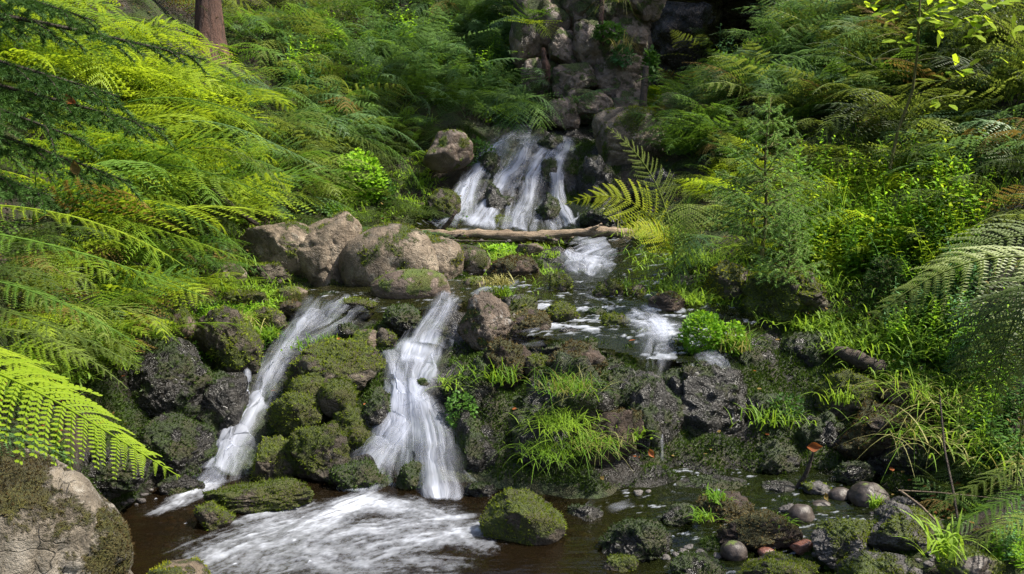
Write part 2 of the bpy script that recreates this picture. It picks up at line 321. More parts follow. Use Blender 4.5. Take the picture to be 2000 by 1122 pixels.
far = np.array([(-3, 0, .35), (3, 0, .4), (0, 0, -.1), (0, -4, .2), (-8, -4, 3), (8, -4, 3), (-7, 3, 4.5), (7, 3, 4.5), (-9, 9, 7), (9, 9, 7),
                (-5, 13, 6.2), (-1, 14, 6.0), (6, 13, 6.4), (0, 20, 10), (-10, 20, 12), (10, 20, 12), (2.0, 11.5, 2.3), (2.2, 13.5, 2.6), (-1, 11.8, 4.4)])
cw = np.vstack([cw, far])
def _phi(r): return r
A = np.zeros((len(cw) + 3,) * 2); D = np.linalg.norm(cw[:, None, :2] - cw[None, :, :2], axis=-1)
nC = len(cw); A[:nC, :nC] = _phi(D) - np.eye(nC) * .035; A[:nC, nC] = 1; A[:nC, nC + 1:] = cw[:, :2]; A[nC, :nC] = 1; A[nC + 1:, :nC] = cw[:, :2].T
WT = np.linalg.solve(A, np.concatenate([cw[:, 2], [0, 0, 0]]))
def H0(x, y):
    x, y = np.asarray(x, float), np.asarray(y, float); sh = x.shape; x, y = x.ravel(), y.ravel(); o = np.empty(len(x))
    for s in range(0, len(x), 20000):
        a, b = x[s:s + 20000], y[s:s + 20000]
        o[s:s + 20000] = _phi(np.hypot(a[:, None] - cw[None, :, 0], b[:, None] - cw[None, :, 1])) @ WT[:nC] + WT[nC] + a * WT[nC + 1] + b * WT[nC + 2]
    return o.reshape(sh)
GX, GY = np.arange(-12, 12.01, .06), np.arange(-6, 24.01, .06)
GH = H0(*np.meshgrid(GX, GY))
def H(x, y):
    fx = np.clip((np.asarray(x, float) + 12) / .06, 0, len(GX) - 1.001); fy = np.clip((np.asarray(y, float) + 6) / .06, 0, len(GY) - 1.001)
    i, j = fx.astype(int), fy.astype(int); u, v = fx - i, fy - j
    return GH[j, i] * (1 - u) * (1 - v) + GH[j, i + 1] * u * (1 - v) + GH[j + 1, i] * (1 - u) * v + GH[j + 1, i + 1] * u * v
def G(px, py):
    """where the line of sight through a photo pixel meets the ground"""
    px, py = np.atleast_1d(np.asarray(px, float)), np.atleast_1d(np.asarray(py, float))
    Ys = np.arange(1.6, 22, .03); hit = np.full(px.shape, 22.); done = np.zeros(px.shape, bool); prev = None
    for Y in Ys:
        q = P(px, py, Y); d = q[..., 2] - H(q[..., 0], q[..., 1])
        if prev is not None:
            m = (~done) & (d <= 0); t = np.where(m, prev / np.maximum(prev - d, 1e-6), 0)
            hit = np.where(m, Y - .03 + .03 * t, hit); done |= m
        prev = np.where(d > 0, d, 1e-6)
    q = P(px, py, hit); return q
SL = np.array([(-.35, 2.6), (-.4, 3.6), (-.35, 4.4), (-.25, 5.2), (.5, 5.6), (.6, 6.4), (.55, 7.2), (.3, 8), (.3, 9.2)])
SR = np.array([(-.35, 3.0), (.6, 3.3), (1.3, 3.6), (1.0, 4.4), (.8, 5.2)])
SX = np.array([(-1.2, 3.6), (-1.3, 4.4), (-1.1, 5.0), (-.8, 5.3)])
def pdist(x, y, PL):
    d = np.full(np.shape(x), 99.)
    for a, b in zip(PL[:-1], PL[1:]):
        ab = b - a; t = np.clip(((x - a[0]) * ab[0] + (y - a[1]) * ab[1]) / (ab @ ab), 0, 1)
        d = np.minimum(d, np.hypot(x - a[0] - t * ab[0], y - a[1] - t * ab[1]))
    return d
def rocky(x, y): return 1 - ss(.45, 1.0, np.minimum(np.minimum(pdist(x, y, SL), pdist(x, y, SR)), pdist(x, y, SX)))
def Hd(x, y):
    x, y = np.asarray(x, float), np.asarray(y, float); h = H(x, y); r = rocky(x, y)
    q = np.stack([x, y, h], -1)
    f1, f2, _ = worley(q * 4.2, 3); g1, g2, _ = worley(q * 11, 5)
    lump = (.5 - f1) * .15 + (.5 - g1) * .045 + fbm(q * 14, 9, 3) * .02
    deep = ss(-.02, .06, h)                                # calmer on the pool floor
    return h + r * lump * (.35 + .65 * deep) + (1 - r) * fbm(q * 1.5, 4, 5) * .26 - .02 * r
gx = np.concatenate([np.arange(-30, -12, 2.), np.arange(-12, -3.4, .16), np.arange(-3.4, 3.4, .026), np.arange(3.4, 12, .16), np.arange(12, 30.1, 2.)])
gy = np.concatenate([np.arange(-25, -6, 2.), np.arange(-6, 2.1, .2), np.arange(2.1, 9.4, .028), np.arange(9.4, 24, .12), np.arange(24, 60, 3.)])
X, Yg = np.meshgrid(gx, gy); Z = Hd(X, Yg)
out_ = np.maximum(np.abs(X) - 12, 0) + np.maximum(Yg - 24, 0) * .5; Z = Z + np.minimum(out_ * .5, 8)
ny, nx = X.shape; idx = np.arange(nx * ny).reshape(ny, nx)
TF = np.stack([idx[:-1, :-1], idx[:-1, 1:], idx[1:, 1:], idx[1:, :-1]], -1).reshape(-1, 4)
TV = np.stack([X, Yg, Z], -1).reshape(-1, 3); rk = rocky(TV[:, 0], TV[:, 1])
tmoss = np.clip(.55 + fbm(TV * 4, 21, 4) * .75 - rk * .03, 0, 1)
# material index: bank soil or wet bed rock
fr_ = rk[TF].mean(1) + fbm(TV[TF].mean(1) * 5, 33, 3) * .35 > .5
ground = link('ground', mesh_np('ground', TV, TF, [M['soil'], M['dark']], fr_.astype(int), {'moss': tmoss}))
ground['kind'] = 'structure'
rng = np.random.default_rng(7); random.seed(7)
# ------------------------------------------------------------------ rocks
_ico = {}
def ico(k):
    if k not in _ico:
        b = bmesh.new(); bmesh.ops.create_icosphere(b, subdivisions=k, radius=1)
        _ico[k] = (np.array([v.co[:] for v in b.verts]), np.array([[v.index for v in f.verts] for f in b.faces])); b.free()
    return _ico[k]
def rock_geo(seed, k, style):
    n, T = ico(k); n = n.copy(); rg = np.random.default_rng(seed)
    if style == 'block':
        p = 5.; r = (np.abs(n) ** p).sum(1) ** (-1 / p) * .92; cuts, dl, dh = 7, .70, 1.0
    elif style == 'angular': r = np.ones(len(n)); cuts, dl, dh = 12, .55, .88
    elif style == 'smooth': r = np.ones(len(n)); cuts, dl, dh = 5, .80, .95
    elif style == 'cobble': r = np.ones(len(n)); cuts, dl, dh = 3, .82, .95
    else: r = np.ones(len(n)); cuts, dl, dh = 9, .58, .92
    for _ in range(cuts):
        m = nrm(rg.normal(size=3)); d = rg.uniform(dl, dh); c = n @ m; lim = np.where(c > .05, d / np.maximum(c, .05), 9.)
        kk = {'block': .03, 'angular': .03, 'cobble': .12}.get(style, .07)
        hh = np.clip(.5 + .5 * (lim - r) / kk, 0, 1); r = lim * (1 - hh) + r * hh - kk * hh * (1 - hh)
    q = n * r[:, None] + seed * 3.1
    if style == 'cobble': r = r * (1 + .11 * fbm(q * 1.3, 1, 3) + .010 * fbm(q * 14, 2, 3))
    elif style == 'lumpy':
        f1, _, _ = worley(q * 1.9, 3); g1, _, _ = worley(q * 4.6, 4)
        r = r * (1 + .20 * (.55 - f1) + .12 * (.5 - g1) + .22 * fbm(q * 1.5, 1, 4) + .075 * fbm(q * 9, 2, 5, .65) - .10 * ss(.09, .0, np.abs(fbm(q * 1.9, 8, 3))))
    elif style in ('boulder', 'smooth'): r = r * (1 + .10 * fbm(q * 1.7, 1, 4) + .035 * fbm(q * 7, 2, 5, .6) - .05 * ss(.10, .0, np.abs(fbm(q * 2.1, 8, 3))))
    else:
        f1, f2, cid = worley(q * np.array([2.2, 2.2, 3.]), 6)
        r = r * (1 + .07 * fbm(q * 2.1, 1, 4) + .10 * (cid - .5) - .05 * ss(.05, .0, f2 - f1) + .075 * fbm(q * np.array([5, 5, 11.]), 2, 6, .72) - .06 * ss(.08, .0, np.abs(fbm(q * 2.6, 12, 4))))
    return n * r[:, None], T
MOSS_OF = {'dark': 'moss_dark', 'mossy': 'moss', 'heather': 'moss_brown'}
def fuzz(V, T, N, mo, Y, dens, rg, size=1.):
    a = np.linalg.norm(np.cross(V[T[:, 1]] - V[T[:, 0]], V[T[:, 2]] - V[T[:, 0]]), axis=1) / 2
    wt = a * ss(.42, .62, mo[T].mean(1)); tot = wt.sum()
    if tot <= 1e-6: return None
    s = min(.016, max(.006, .0030 * Y)) * size
    cnt = int(min(9000, tot / (s * s) * dens))
    if cnt < 20: return None
    f = rg.choice(len(T), cnt, p=wt / tot); b = rg.dirichlet((1, 1, 1), cnt)
    p = (V[T[f]] * b[..., None]).sum(1); nn = (N[T[f]] * b[..., None]).sum(1)
    up = nrm(nn + rg.normal(size=(cnt, 3)) * .55 + np.array([0, 0, .25])); sd_ = nrm(np.cross(up, rg.normal(size=(cnt, 3))))
    L = s * rg.uniform(.6, 1.7, cnt)[:, None]; wd = s * rg.uniform(.25, .5, cnt)[:, None]
    VV = np.stack([p - sd_ * wd - nn * s * .2, p + sd_ * wd - nn * s * .2, p + up * L], 1).reshape(-1, 3)
    return VV, np.arange(cnt * 3).reshape(-1, 3)
ROCK_N = [0]
def rock(box, style='lumpy', m='mossy', moss=.5, label=None, cat='rock', group=None, name='mossy_rock', Y=None, deep=.9, roll=0, yaw=None, seed=None, parent=None, fz=1., mossmat=None, ysh=0., patch=1.):
    x0, y0, x1, y1 = box; cx, cyy, wd, ht = (x0 + x1) / 2, (y0 + y1) / 2, x1 - x0, y1 - y0
    ROCK_N[0] += 1; seed = seed or ROCK_N[0] * 7 + 3; rg = np.random.default_rng(seed)
    if Y is None:
        g = G([cx], [y0 + ht * .72])[0]; Y = g[1] + ysh
    w2 = pxm(wd, Y) / 2; h2 = pxm(ht, Y) / 2; d2 = w2 * deep
    if parent is None and 850 < cx < 1720 and 640 < cyy < 935 and m != 'cobble': Y += d2 * .5; w2 *= 1.1
    k = 6 if wd > 130 else 5 if wd > 45 else 4
    V, T = rock_geo(seed, k, style)
    V = V / np.abs(V).max(0)
    V = V * np.array([w2, d2, h2]) * (np.array([1.14, 1.1, 1.06]) if style in ('boulder', 'cobble') and wd > 100 else np.array([1.06, 1, 1.05]))
    c, s = math.cos(R(roll)), math.sin(R(roll)); V = V @ np.array([[c, 0, -s], [0, 1, 0], [s, 0, c]])
    N = vnormals(V, T)
    q = V + seed * .37
    mo = np.clip(moss + N[:, 2] * .30 + fbm(q * 5 / max(.4, w2 * 2) * patch, 3, 4) * 1.15, 0, 1)
    if moss <= 0: mo = mo * 0
    me = mesh_np(name, V, T, [M[m]], attrs={'moss': mo})
    loc = P(cx, cyy, Y); loc[1] += d2 * .15
    o = link(name, me, parent, loc=tuple(loc))
    if moss > 0 and fz > 0 and Y < 9.5:
        fg = fuzz(V, T, N, mo, Y, .9 * fz, rg)
        if fg is not None:
            mm = M[mossmat or MOSS_OF.get(m, 'moss')]
            link('moss', mesh_np('moss', fg[0], fg[1], [mm], smooth=False), o)['kind'] = 'stuff'
    if parent is None: tag(o, label, cat, group)
    return o
exec_rocks = [
 # upstream boulders on the left
 ((464,436,632,585),'boulder','tan',.12,'wide flat-topped tan boulder at the left end of the boulder row','boulder','boulder',dict(deep=.8,ysh=.12)),
 ((568,416,722,600),'boulder','tan',.08,'tall upright tan boulder in the middle of the boulder row','boulder','boulder',dict(deep=.7,roll=-6,seed=41)),
 ((672,434,850,606),'cobble','tan',.12,'large rounded tan boulder leaning on the tall upright one','boulder','boulder',dict(deep=.8,seed=55)),
 ((775,458,905,575),'smooth','tan',.38,'tan boulder with golden moss sloping down at the right end of the row','boulder','boulder',dict(deep=.8,roll=-24,mossmat='moss_yellow')),
 ((731,528,880,602),'cobble','brown',.22,'smooth egg-shaped brown boulder with a green tinge in front of the row','boulder','boulder',dict(deep=.6,fz=.2,ysh=-.1)),
 ((897,485,957,543),'cobble','tan',.30,'round tan cobble standing just right of the boulder row','boulder','cobble',dict(fz=.4)),
 ((393,514,478,566),'cobble','tan',.25,'rounded brown cobble under the hanging fern tips at left','boulder','cobble',dict(fz=.4)),
 ((735,566,763,603),'angular','brown',.3,'small upright pointed stone before the egg-shaped boulder','stone','stone',{}),
 ((620,572,660,592),'cobble','dark',.4,'small moss-capped stone lying in the still water below the tall boulder','stone','stone',{}),
 ((930,560,985,600),'boulder','brown',.35,'brown stone edging the top of the right cascade','stone','stone',{}),
 ((775,455,830,480),'boulder','brown',.2,'dark brown stone behind the golden-mossed boulder beside the log','stone','stone',{}),
 ((858,447,902,476),'cobble','brown',.1,'rounded brown stone touching the left part of the log','stone','stone',{}),
 # foreground left
 ((-330,852,256,1420),'smooth','lichen',.20,'huge pale lichened rock filling the lower left corner','boulder','boulder',dict(Y=2.35,deep=.55,mossmat='moss_brown',seed=77)),
 ((282,1092,398,1180),'boulder','tan',.50,'pale stone with a yellow-green moss cap at the bottom edge of the pool','boulder','boulder',dict(mossmat='moss_yellow',Y=2.78)),
 # dark rock wall left of the left fall
 ((375,585,512,770),'lumpy','mossy',.50,'grassy overhanging rock at the top of the left rock wall','rock','mossy_rock',dict(deep=.8)),
 ((240,650,420,850),'angular','dark',.36,'dark angular rock face below the yellow fern tips','rock','dark_rock',dict(deep=.7,seed=91)),
 ((370,730,480,870),'block','dark',.42,'dark wet rock shoulder touching the left waterfall','rock','dark_rock',dict(deep=.8)),
 ((265,810,420,960),'angular','dark',.50,'dark mossy rock foot of the left rock wall','rock','dark_rock',dict(deep=.8)),
 ((150,870,300,985),'lumpy','dark',.44,'low black rock between the pale corner rock and the pool','rock','dark_rock',dict(Y=3.4)),
 ((300,925,400,985),'lumpy','dark',.48,'low mossy rock where the left waterfall meets the pool','rock','dark_rock',{}),
 ((490,600,560,665),'lumpy','mossy',.45,'knobbly mossed stone above the head of the left waterfall','rock','mossy_rock',{}),
 ((540,588,592,622),'boulder','heather',.2,'dark reddish stone at the water edge above the left waterfall','stone','stone',{}),
 ((430,565,520,610),'lumpy','mossy',.5,'low mossed hump between the left bank and the boulder row','rock','mossy_rock',{}),
 ((330,600,390,680),'boulder','brown',.30,'brown boulder half sunk in moss above the left rock wall','boulder','boulder',{}),
 # island between the two falls
 ((555,668,750,800),'lumpy','mossy',.56,'broad grass-topped dome crowning the island between the waterfalls','rock','mossy_rock',dict(deep=.8,seed=33)),
 ((562,732,645,805),'cobble','mossy',.75,'round moss cushion at the upper left of the island','rock','mossy_rock',dict(ysh=-.10)),
 ((620,742,698,818),'cobble','mossy',.75,'round moss cushion at the upper right of the island','rock','mossy_rock',dict(ysh=-.12)),
 ((520,765,632,870),'lumpy','mossy',.66,'mossy hump leaning over the left waterfall on the island','rock','mossy_rock',dict(ysh=-.05)),
 ((640,790,745,900),'lumpy','mossy',.60,'mossy shoulder on the right side of the island','rock','mossy_rock',{}),
 ((478,850,580,965),'lumpy','mossy',.58,'brown-patched mossy foot of the island beside the left waterfall','rock','mossy_rock',dict(seed=19)),
 ((555,825,690,975),'lumpy','mossy',.64,'tall rounded mossy block at the front of the island','rock','mossy_rock',dict(deep=.6,seed=23)),
 ((362,936,610,1014),'lumpy','mossy',.74,'long low green mossy slab lying in the pool','rock','mossy_rock',dict(deep=.42,Y=3.46,roll=-3,seed=28)),
 ((368,984,455,1046),'lumpy','mossy',.66,'small mossy block at the near end of the long slab','rock','mossy_rock',dict(Y=3.28)),
 ((640,880,765,990),'lumpy','dark',.46,'wet dark moss rock splashed by the right waterfall','rock','dark_rock',{}),
 ((690,760,775,880),'lumpy','dark',.50,'glistening wet rock on the left side of the right waterfall','rock','dark_rock',{}),
 ((772,905,842,985),'lumpy','dark',.42,'black wet rock showing through the foot of the right waterfall','rock','dark_rock',dict(ysh=-.02)),
 ((690,640,748,692),'boulder','brown',.32,'small brown stone on the wet ledge between the two cascades','stone','stone',{}),
 ((655,582,742,622),'lumpy','mossy',.48,'low mossed rock at the brink between the two cascades','rock','mossy_rock',{}),
 ((745,594,828,655),'lumpy','dark',.56,'wet green-black rock on the left lip of the right cascade','rock','dark_rock',{}),
 ((650,626,705,668),'lumpy','dark',.50,'wet dark hump in the middle of the upper left riffle','rock','dark_rock',{}),
 ((730,640,775,690),'lumpy','mossy',.55,'mossy stone hugging the upper right cascade from the left','rock','mossy_rock',{}),
 # centre mass
 ((893,570,1012,700),'angular','streaked',.30,'white-streaked angular boulder beside the head of the right cascade','boulder','boulder',dict(seed=61,mossmat='moss_brown')),
 ((955,575,1060,650),'angular','grey',.34,'flat grey slab behind the white-streaked boulder','boulder','boulder',{}),
 ((972,603,1082,688),'lumpy','heather',.42,'reddish-brown mossed boulder right of the white-streaked one','rock','mossy_rock',{}),
 ((1058,590,1134,655),'lumpy','mossy',.62,'green-capped knobbly rock at the edge of the middle stream','rock','mossy_rock',{}),
 ((1062,535,1118,592),'lumpy','mossy',.68,'moss-covered stump-like rock standing in the middle stream','rock','mossy_rock',{}),
 ((950,500,1070,562),'lumpy','heather',.50,'brown grassy hump between the round cobble and the riffle','rock','mossy_rock',{}),
 ((1022,443,1125,492),'angular','brown',.22,'sharp-edged brown slab wedged against the log','boulder','boulder',dict(roll=-14,seed=13)),
 ((1008,470,1062,512),'angular','brown',.34,'pointed dark stone in front of the sharp-edged slab','boulder','boulder',{}),
 ((865,690,1000,850),'lumpy','dark',.52,'mossy left flank of the central rock beside the right waterfall','rock','dark_rock',dict(ysh=0.06,seed=71)),
 ((855,800,975,975),'lumpy','dark',.50,'dark mossy rock at the foot of the right waterfall on its right','rock','dark_rock',dict(ysh=0.05,seed=72)),
 ((940,660,1040,780),'lumpy','heather',.42,'brown lumpy rock above the left of the hanging grass','rock','mossy_rock',{}),
 ((985,690,1250,975),'lumpy','dark',.50,'largest dark rock of the stream, hung with a big tuft of grass','rock','dark_rock',dict(ysh=0.05,deep=.7,seed=73)),
 ((1060,668,1180,760),'lumpy','heather',.40,'brown mossed crown on top of the central rock','rock','mossy_rock',dict(ysh=-.1)),
 ((1140,765,1260,950),'lumpy','heather',.42,'brown rib of rock sloping down right of the hanging grass','rock','mossy_rock',dict(roll=14,deep=.6)),
 ((1170,700,1300,880),'lumpy','dark',.42,'wet dark rock between the brown rib and the seeping face','rock','dark_rock',dict(ysh=0.10)),
 ((1250,700,1510,935),'lumpy','dark',.36,'broad black seeping rock face right of the central rock','rock','dark_rock',dict(ysh=0.14,deep=.7,seed=78)),
 ((944,955,1105,1085),'boulder','mossy',.80,'square green moss-covered block standing in the pool','rock','mossy_rock',dict(deep=.7,seed=81,Y=3.16)),
 ((905,935,975,1000),'lumpy','dark',.45,'dark wet stone between the right waterfall and the square block','rock','dark_rock',{}),
 ((1100,985,1180,1040),'lumpy','dark',.42,'low dark stone parting the water right of the square block','rock','dark_rock',{}),
 # right side
 ((1268,570,1350,628),'angular','heather',.30,'dark red peaty boulder at the right edge of the middle stream','boulder','boulder',{}),
 ((1374,510,1480,612),'lumpy','mossy',.60,'golden-mossed overhanging rock above the clover clump','rock','mossy_rock',dict(mossmat='moss_yellow')),
 ((1440,530,1620,640),'lumpy','mossy',.72,'long mossy hump running right behind the seeping slope','rock','mossy_rock',{}),
 ((1150,545,1225,604),'lumpy','mossy',.60,'mossy rock at the right lip of the middle riffle','rock','mossy_rock',{}),
 ((1215,555,1275,600),'lumpy','mossy',.62,'low green hump under the bright grass by the middle stream','rock','mossy_rock',{}),
 ((1400,640,1520,760),'lumpy','dark',.55,'dark moss rock under the reddish grass tuft','rock','dark_rock',dict(ysh=0.12)),
 ((1440,755,1560,880),'lumpy','dark',.58,'mossy rock right of the seeping face with small clover','rock','dark_rock',dict(ysh=0.10)),
 ((1520,640,1650,760),'lumpy','dark',.46,'grey glistening rock high on the right seeping slope','rock','dark_rock',dict(ysh=0.14)),
 ((1470,860,1560,945),'lumpy','dark',.66,'green moss cushion at the water edge below the right slope','rock','dark_rock',{}),
 ((1560,800,1660,930),'lumpy','dark',.46,'black dripping rock behind the twig that holds the orange leaf','rock','dark_rock',dict(ysh=0.08)),
 ((1638,902,1706,960),'lumpy','dark',.72,'small round moss dome in the shadow of the right overhang','rock','mossy_rock',dict(ysh=-.05)),
 ((1600,720,1720,835),'lumpy','mossy',.64,'knobbly green rock left of the driftwood','rock','mossy_rock',{}),
 ((1722,748,1805,806),'boulder','heather',.30,'peaked reddish stone on the right bank beside the pale grass','stone','stone',{}),
 ((1630,795,1850,900),'lumpy','heather',.50,'overhanging mossy bank rock above the black hollow','rock','mossy_rock',dict(deep=.7,ysh=.02)),
 ((1700,860,1900,985),'lumpy','dark',.20,'black rock at the back of the hollow under the right bank','rock','dark_rock',dict(ysh=.2)),
 # cobbles of the small lower right pool
 ((1488,938,1558,974),'cobble','dark',.30,'small dark glossy cobble left of the twig','cobble','cobble',{}),
 ((1556,938,1628,982),'angular','grey',.25,'flat-topped dark stone at the foot of the twig','cobble','stone',{}),
 ((1617,952,1668,994),'cobble','cobble',0,'wet blue-sheened cobble left of the largest brown cobble','cobble','cobble',{}),
 ((1660,944,1736,1006),'cobble','cobble',.10,'largest smooth brown cobble at the right of the small pool','cobble','cobble',dict(fz=0)),
 ((1539,986,1593,1038),'cobble','cobble',0,'round dark cobble, front one of the touching pair','cobble','cobble',{}),
 ((1578,979,1634,1026),'cobble','cobble',0,'round dark cobble, back one of the touching pair','cobble','cobble',dict(ysh=.08)),
 ((1515,984,1560,1022),'angular','grey',0,'small squarish grey stone behind the touching pair','cobble','stone',{}),
 ((1742,972,1805,1006),'angular','grey',.15,'low dark jagged stone right of the largest brown cobble','cobble','stone',{}),
 ((1345,957,1470,1045),'lumpy','heather',.46,'brown mossy head of the mound in the lower right pool','rock','mossy_rock',dict(deep=.8,seed=101)),
 ((1400,1000,1575,1085),'lumpy','heather',.46,'long brown mossy tail of the mound in the lower right pool','rock','mossy_rock',dict(deep=.6,roll=-8,seed=102)),
 ((1290,984,1372,1048),'lumpy','dark',.50,'dark green hump at the left end of the brown mound','rock','dark_rock',{}),
 ((1170,1012,1325,1115),'lumpy','dark',.58,'wide wet moss dome at the bottom centre right','rock','dark_rock',dict(seed=105,Y=3.02)),
 ((1175,1075,1250,1150),'lumpy','mossy',.66,'small bright moss hump at the bottom edge','rock','mossy_rock',{}),
 ((1408,1058,1462,1102),'cobble','cobble',.1,'grey brown pebble set in moss below the mound','cobble','cobble',{}),
 ((1544,1053,1592,1088),'boulder','red',0,'small brick-red dimpled stone','cobble','stone',{}),
 ((1480,1070,1515,1092),'cobble','red',0,'tiny pinkish stone left of the brick-red one','cobble','stone',{}),
 ((1300,1080,1420,1170),'lumpy','dark',.62,'low dark moss cushion along the bottom edge, left of the green one','rock','mossy_rock',{}),
 ((1440,1082,1600,1170),'lumpy','mossy',.72,'green moss cushion along the bottom edge under the red stone','rock','mossy_rock',{}),
 ((1580,1010,1720,1120),'angular','grey',.36,'angular grey-purple outcrop left of the fern at bottom right','boulder','boulder',dict(seed=111,deep=.8)),
 ((1680,985,1850,1100),'angular','grey',.42,'mossy grey outcrop behind the angular one at bottom right','boulder','boulder',dict(seed=112,deep=.8)),
 ((1640,1070,1800,1180),'angular','grey',.32,'cracked dark slab at the bottom edge of the outcrop','boulder','boulder',dict(seed=113)),
 ((1840,1070,1960,1150),'boulder','cobble',.2,'rounded grey stone in the bottom right corner','boulder','boulder',{}),
 ((1325,934,1465,972),'boulder','dark',.30,'flat rock awash with white water in the small pool','rock','dark_rock',dict(deep=.5)),
 # around the upper fall
 ((828,250,922,336),'boulder','brown',.34,'brown overhanging boulder left of the upper waterfall','boulder','boulder',dict(Y=8.3,deep=1.0,seed=121)),
 ((1138,214,1305,345),'boulder','tan',.30,'large tan boulder right of the upper waterfall','boulder','boulder',dict(Y=8.7,deep=.7,seed=122)),
 ((1225,330,1330,420),'lumpy','dark',.30,'dark wet rock below the tan boulder behind the yellow frond','rock','dark_rock',{}),
 ((1125,300,1215,420),'lumpy','dark',.42,'wet rock at the right edge of the upper waterfall','rock','dark_rock',dict(ysh=0.12)),
 ((1135,400,1230,462),'lumpy','dark',.46,'low wet rock at the right foot of the upper waterfall','rock','dark_rock',{}),
 ((868,262,930,318),'lumpy','mossy',.62,'leafy green rock at the top left of the upper waterfall','rock','mossy_rock',{}),
 ((830,370,900,450),'lumpy','mossy',.50,'mossy rock at the left foot of the upper waterfall','rock','mossy_rock',{}),
 ((938,360,990,440),'lumpy','dark',.50,'upper dark knob between the first and second strands of the upper waterfall','rock','dark_rock',dict(ysh=.07)),
 ((955,415,1002,462),'lumpy','mossy',.62,'green knob at the base between the second and third strands','rock','mossy_rock',dict(ysh=.07)),
 ((972,380,1010,425),'lumpy','dark',.35,'small black knob just above the green one in the upper waterfall','rock','dark_rock',dict(ysh=.07)),
 ((1050,262,1102,312),'lumpy','dark',.60,'round mossy knob at the crest of the upper waterfall','rock','dark_rock',dict(ysh=.07)),
 ((1042,380,1100,462),'lumpy','dark',.36,'black knob between the third and fourth strands of the upper waterfall','rock','dark_rock',dict(ysh=.07)),
 ((1055,310,1095,375),'lumpy','dark',.50,'wet mossy knob high between the third and fourth strands','rock','dark_rock',dict(ysh=.07)),
 ((925,300,990,370),'lumpy','dark',.45,'wet dark knob high between the first and second strands','rock','dark_rock',dict(ysh=.14)),
 ((1005,345,1030,385),'lumpy','dark',.25,'small dark stone in the middle of the upper waterfall','rock','dark_rock',dict(ysh=.07)),
 ((1130,470,1180,492),'cobble','dark',.2,'smooth wet stone at the top of the middle riffle','stone','stone',{}),
 ((806,738,846,782),'lumpy','dark',.40,'small dark rock splitting the water in the middle of the right waterfall','rock','dark_rock',dict(ysh=-.02)),
 ((838,636,866,662),'lumpy','dark',.40,'small dark stone breaking the top chute of the right waterfall','rock','dark_rock',{}),
 ((556,690,580,712),'lumpy','dark',.45,'small dark stone breaking the left waterfall below its head','rock','dark_rock',{}),
 ((1225,730,1335,935),'lumpy','dark',.40,'black wet buttress beside the thin trickles left of the seeping face','rock','dark_rock',dict(deep=.8,ysh=.03)),
 ((1040,655,1250,760),'lumpy','dark',.46,'broad wet shelf rock forming the brow above the hanging grass','rock','dark_rock',dict(deep=1.2,ysh=.12)),
 ((1180,650,1330,740),'lumpy','dark',.40,'wet shelf rock under the seeping water right of the brow','rock','dark_rock',dict(deep=1.1,ysh=.15)),
 ((1140,600,1190,632),'lumpy','dark',.50,'small dark rock awash in the shelf stream, left of the green hump','rock','dark_rock',{}),
 ((1165,612,1245,650),'lumpy','mossy',.70,'smooth green hump awash in the shelf stream','rock','mossy_rock',{}),
 ((1235,640,1280,675),'lumpy','mossy',.60,'small green stone awash below the smooth hump','rock','mossy_rock',{}),
 ((1085,640,1140,675),'lumpy','dark',.45,'low wet stone on the shelf above the brow','rock','dark_rock',{}),
 ((1300,665,1350,700),'lumpy','mossy',.50,'green-brown stone in the seep left of the clover clump','rock','mossy_rock',{}),
 ((1330,700,1400,745),'lumpy','dark',.40,'wet bulge in the seep under the clover clump','rock','dark_rock',{}),
 ((1020,690,1075,740),'lumpy','mossy',.60,'yellow-green wet rock at the left end of the brow','rock','mossy_rock',{}),
 ((480,505,575,560),'lumpy','mossy',.45,'dark mossy rock under the flat-topped boulder','rock','mossy_rock',{}),
 ((540,560,600,592),'cobble','brown',.3,'half-sunk brown stone left of the still water','stone','stone',{}),
 ((1010,520,1050,548),'lumpy','mossy',.5,'small mossy stone beside the brown grassy hump','stone','stone',{}),
 ((905,540,950,575),'cobble','brown',.25,'wet brown stone below the round tan cobble','stone','stone',{}),
]
for bx, st, mt, mo_, lb, cat, nm, kw in exec_rocks:
    rock(bx, st, mt, mo_, lb, cat, None, nm, **kw)
# cliff made of stacked blocks
cl = bpy.data.objects.new('rock_cliff', None); COL.objects.link(cl)
tag(cl, 'brown fractured rock cliff of stacked blocks behind the upper waterfall', 'cliff')
for bx, Yc, mo_, rl in [((1000,-40,1110,140),10.4,.32,4),((1090,-60,1260,70),10.3,.22,-3),((1118,45,1200,135),9.95,.20,6),((1165,20,1262,120),10.1,.25,0),((1080,125,1170,192),9.75,.34,-4),
                    ((1158,112,1258,196),9.85,.18,3),((1100,178,1200,242),9.6,.36,8),((1190,176,1262,240),9.6,.2,-6),((1225,-60,1300,38),9.9,.5,12),((1020,120,1100,230),10.1,.34,0),((1060,195,1130,260),9.5,.28,-10),
                    ((1000,-110,1320,-20),11.0,.4,0),((1245,-120,1560,-8),10.9,.5,-5),((1040,-60,1262,240),11.0,.2,0),((1070,60,1130,130),10.0,.2,5)]:
    rock(bx, 'block', 'cliff', mo_, name='block', Y=Yc, deep=.9 if bx[1] > -200 else 1.3, roll=rl, parent=cl, fz=.5 if mo_ > .3 else 0)
# hollow to the right of the cliff: back wall and flank, closed by the overhanging block above
rock((1240,-120,1560,240), 'block', 'dark', .0, name='block', Y=13.4, deep=.5, parent=cl)
rock((1400,-110,1600,90), 'block', 'dark', .2, name='block', Y=11.6, deep=1.4, parent=cl, fz=0)
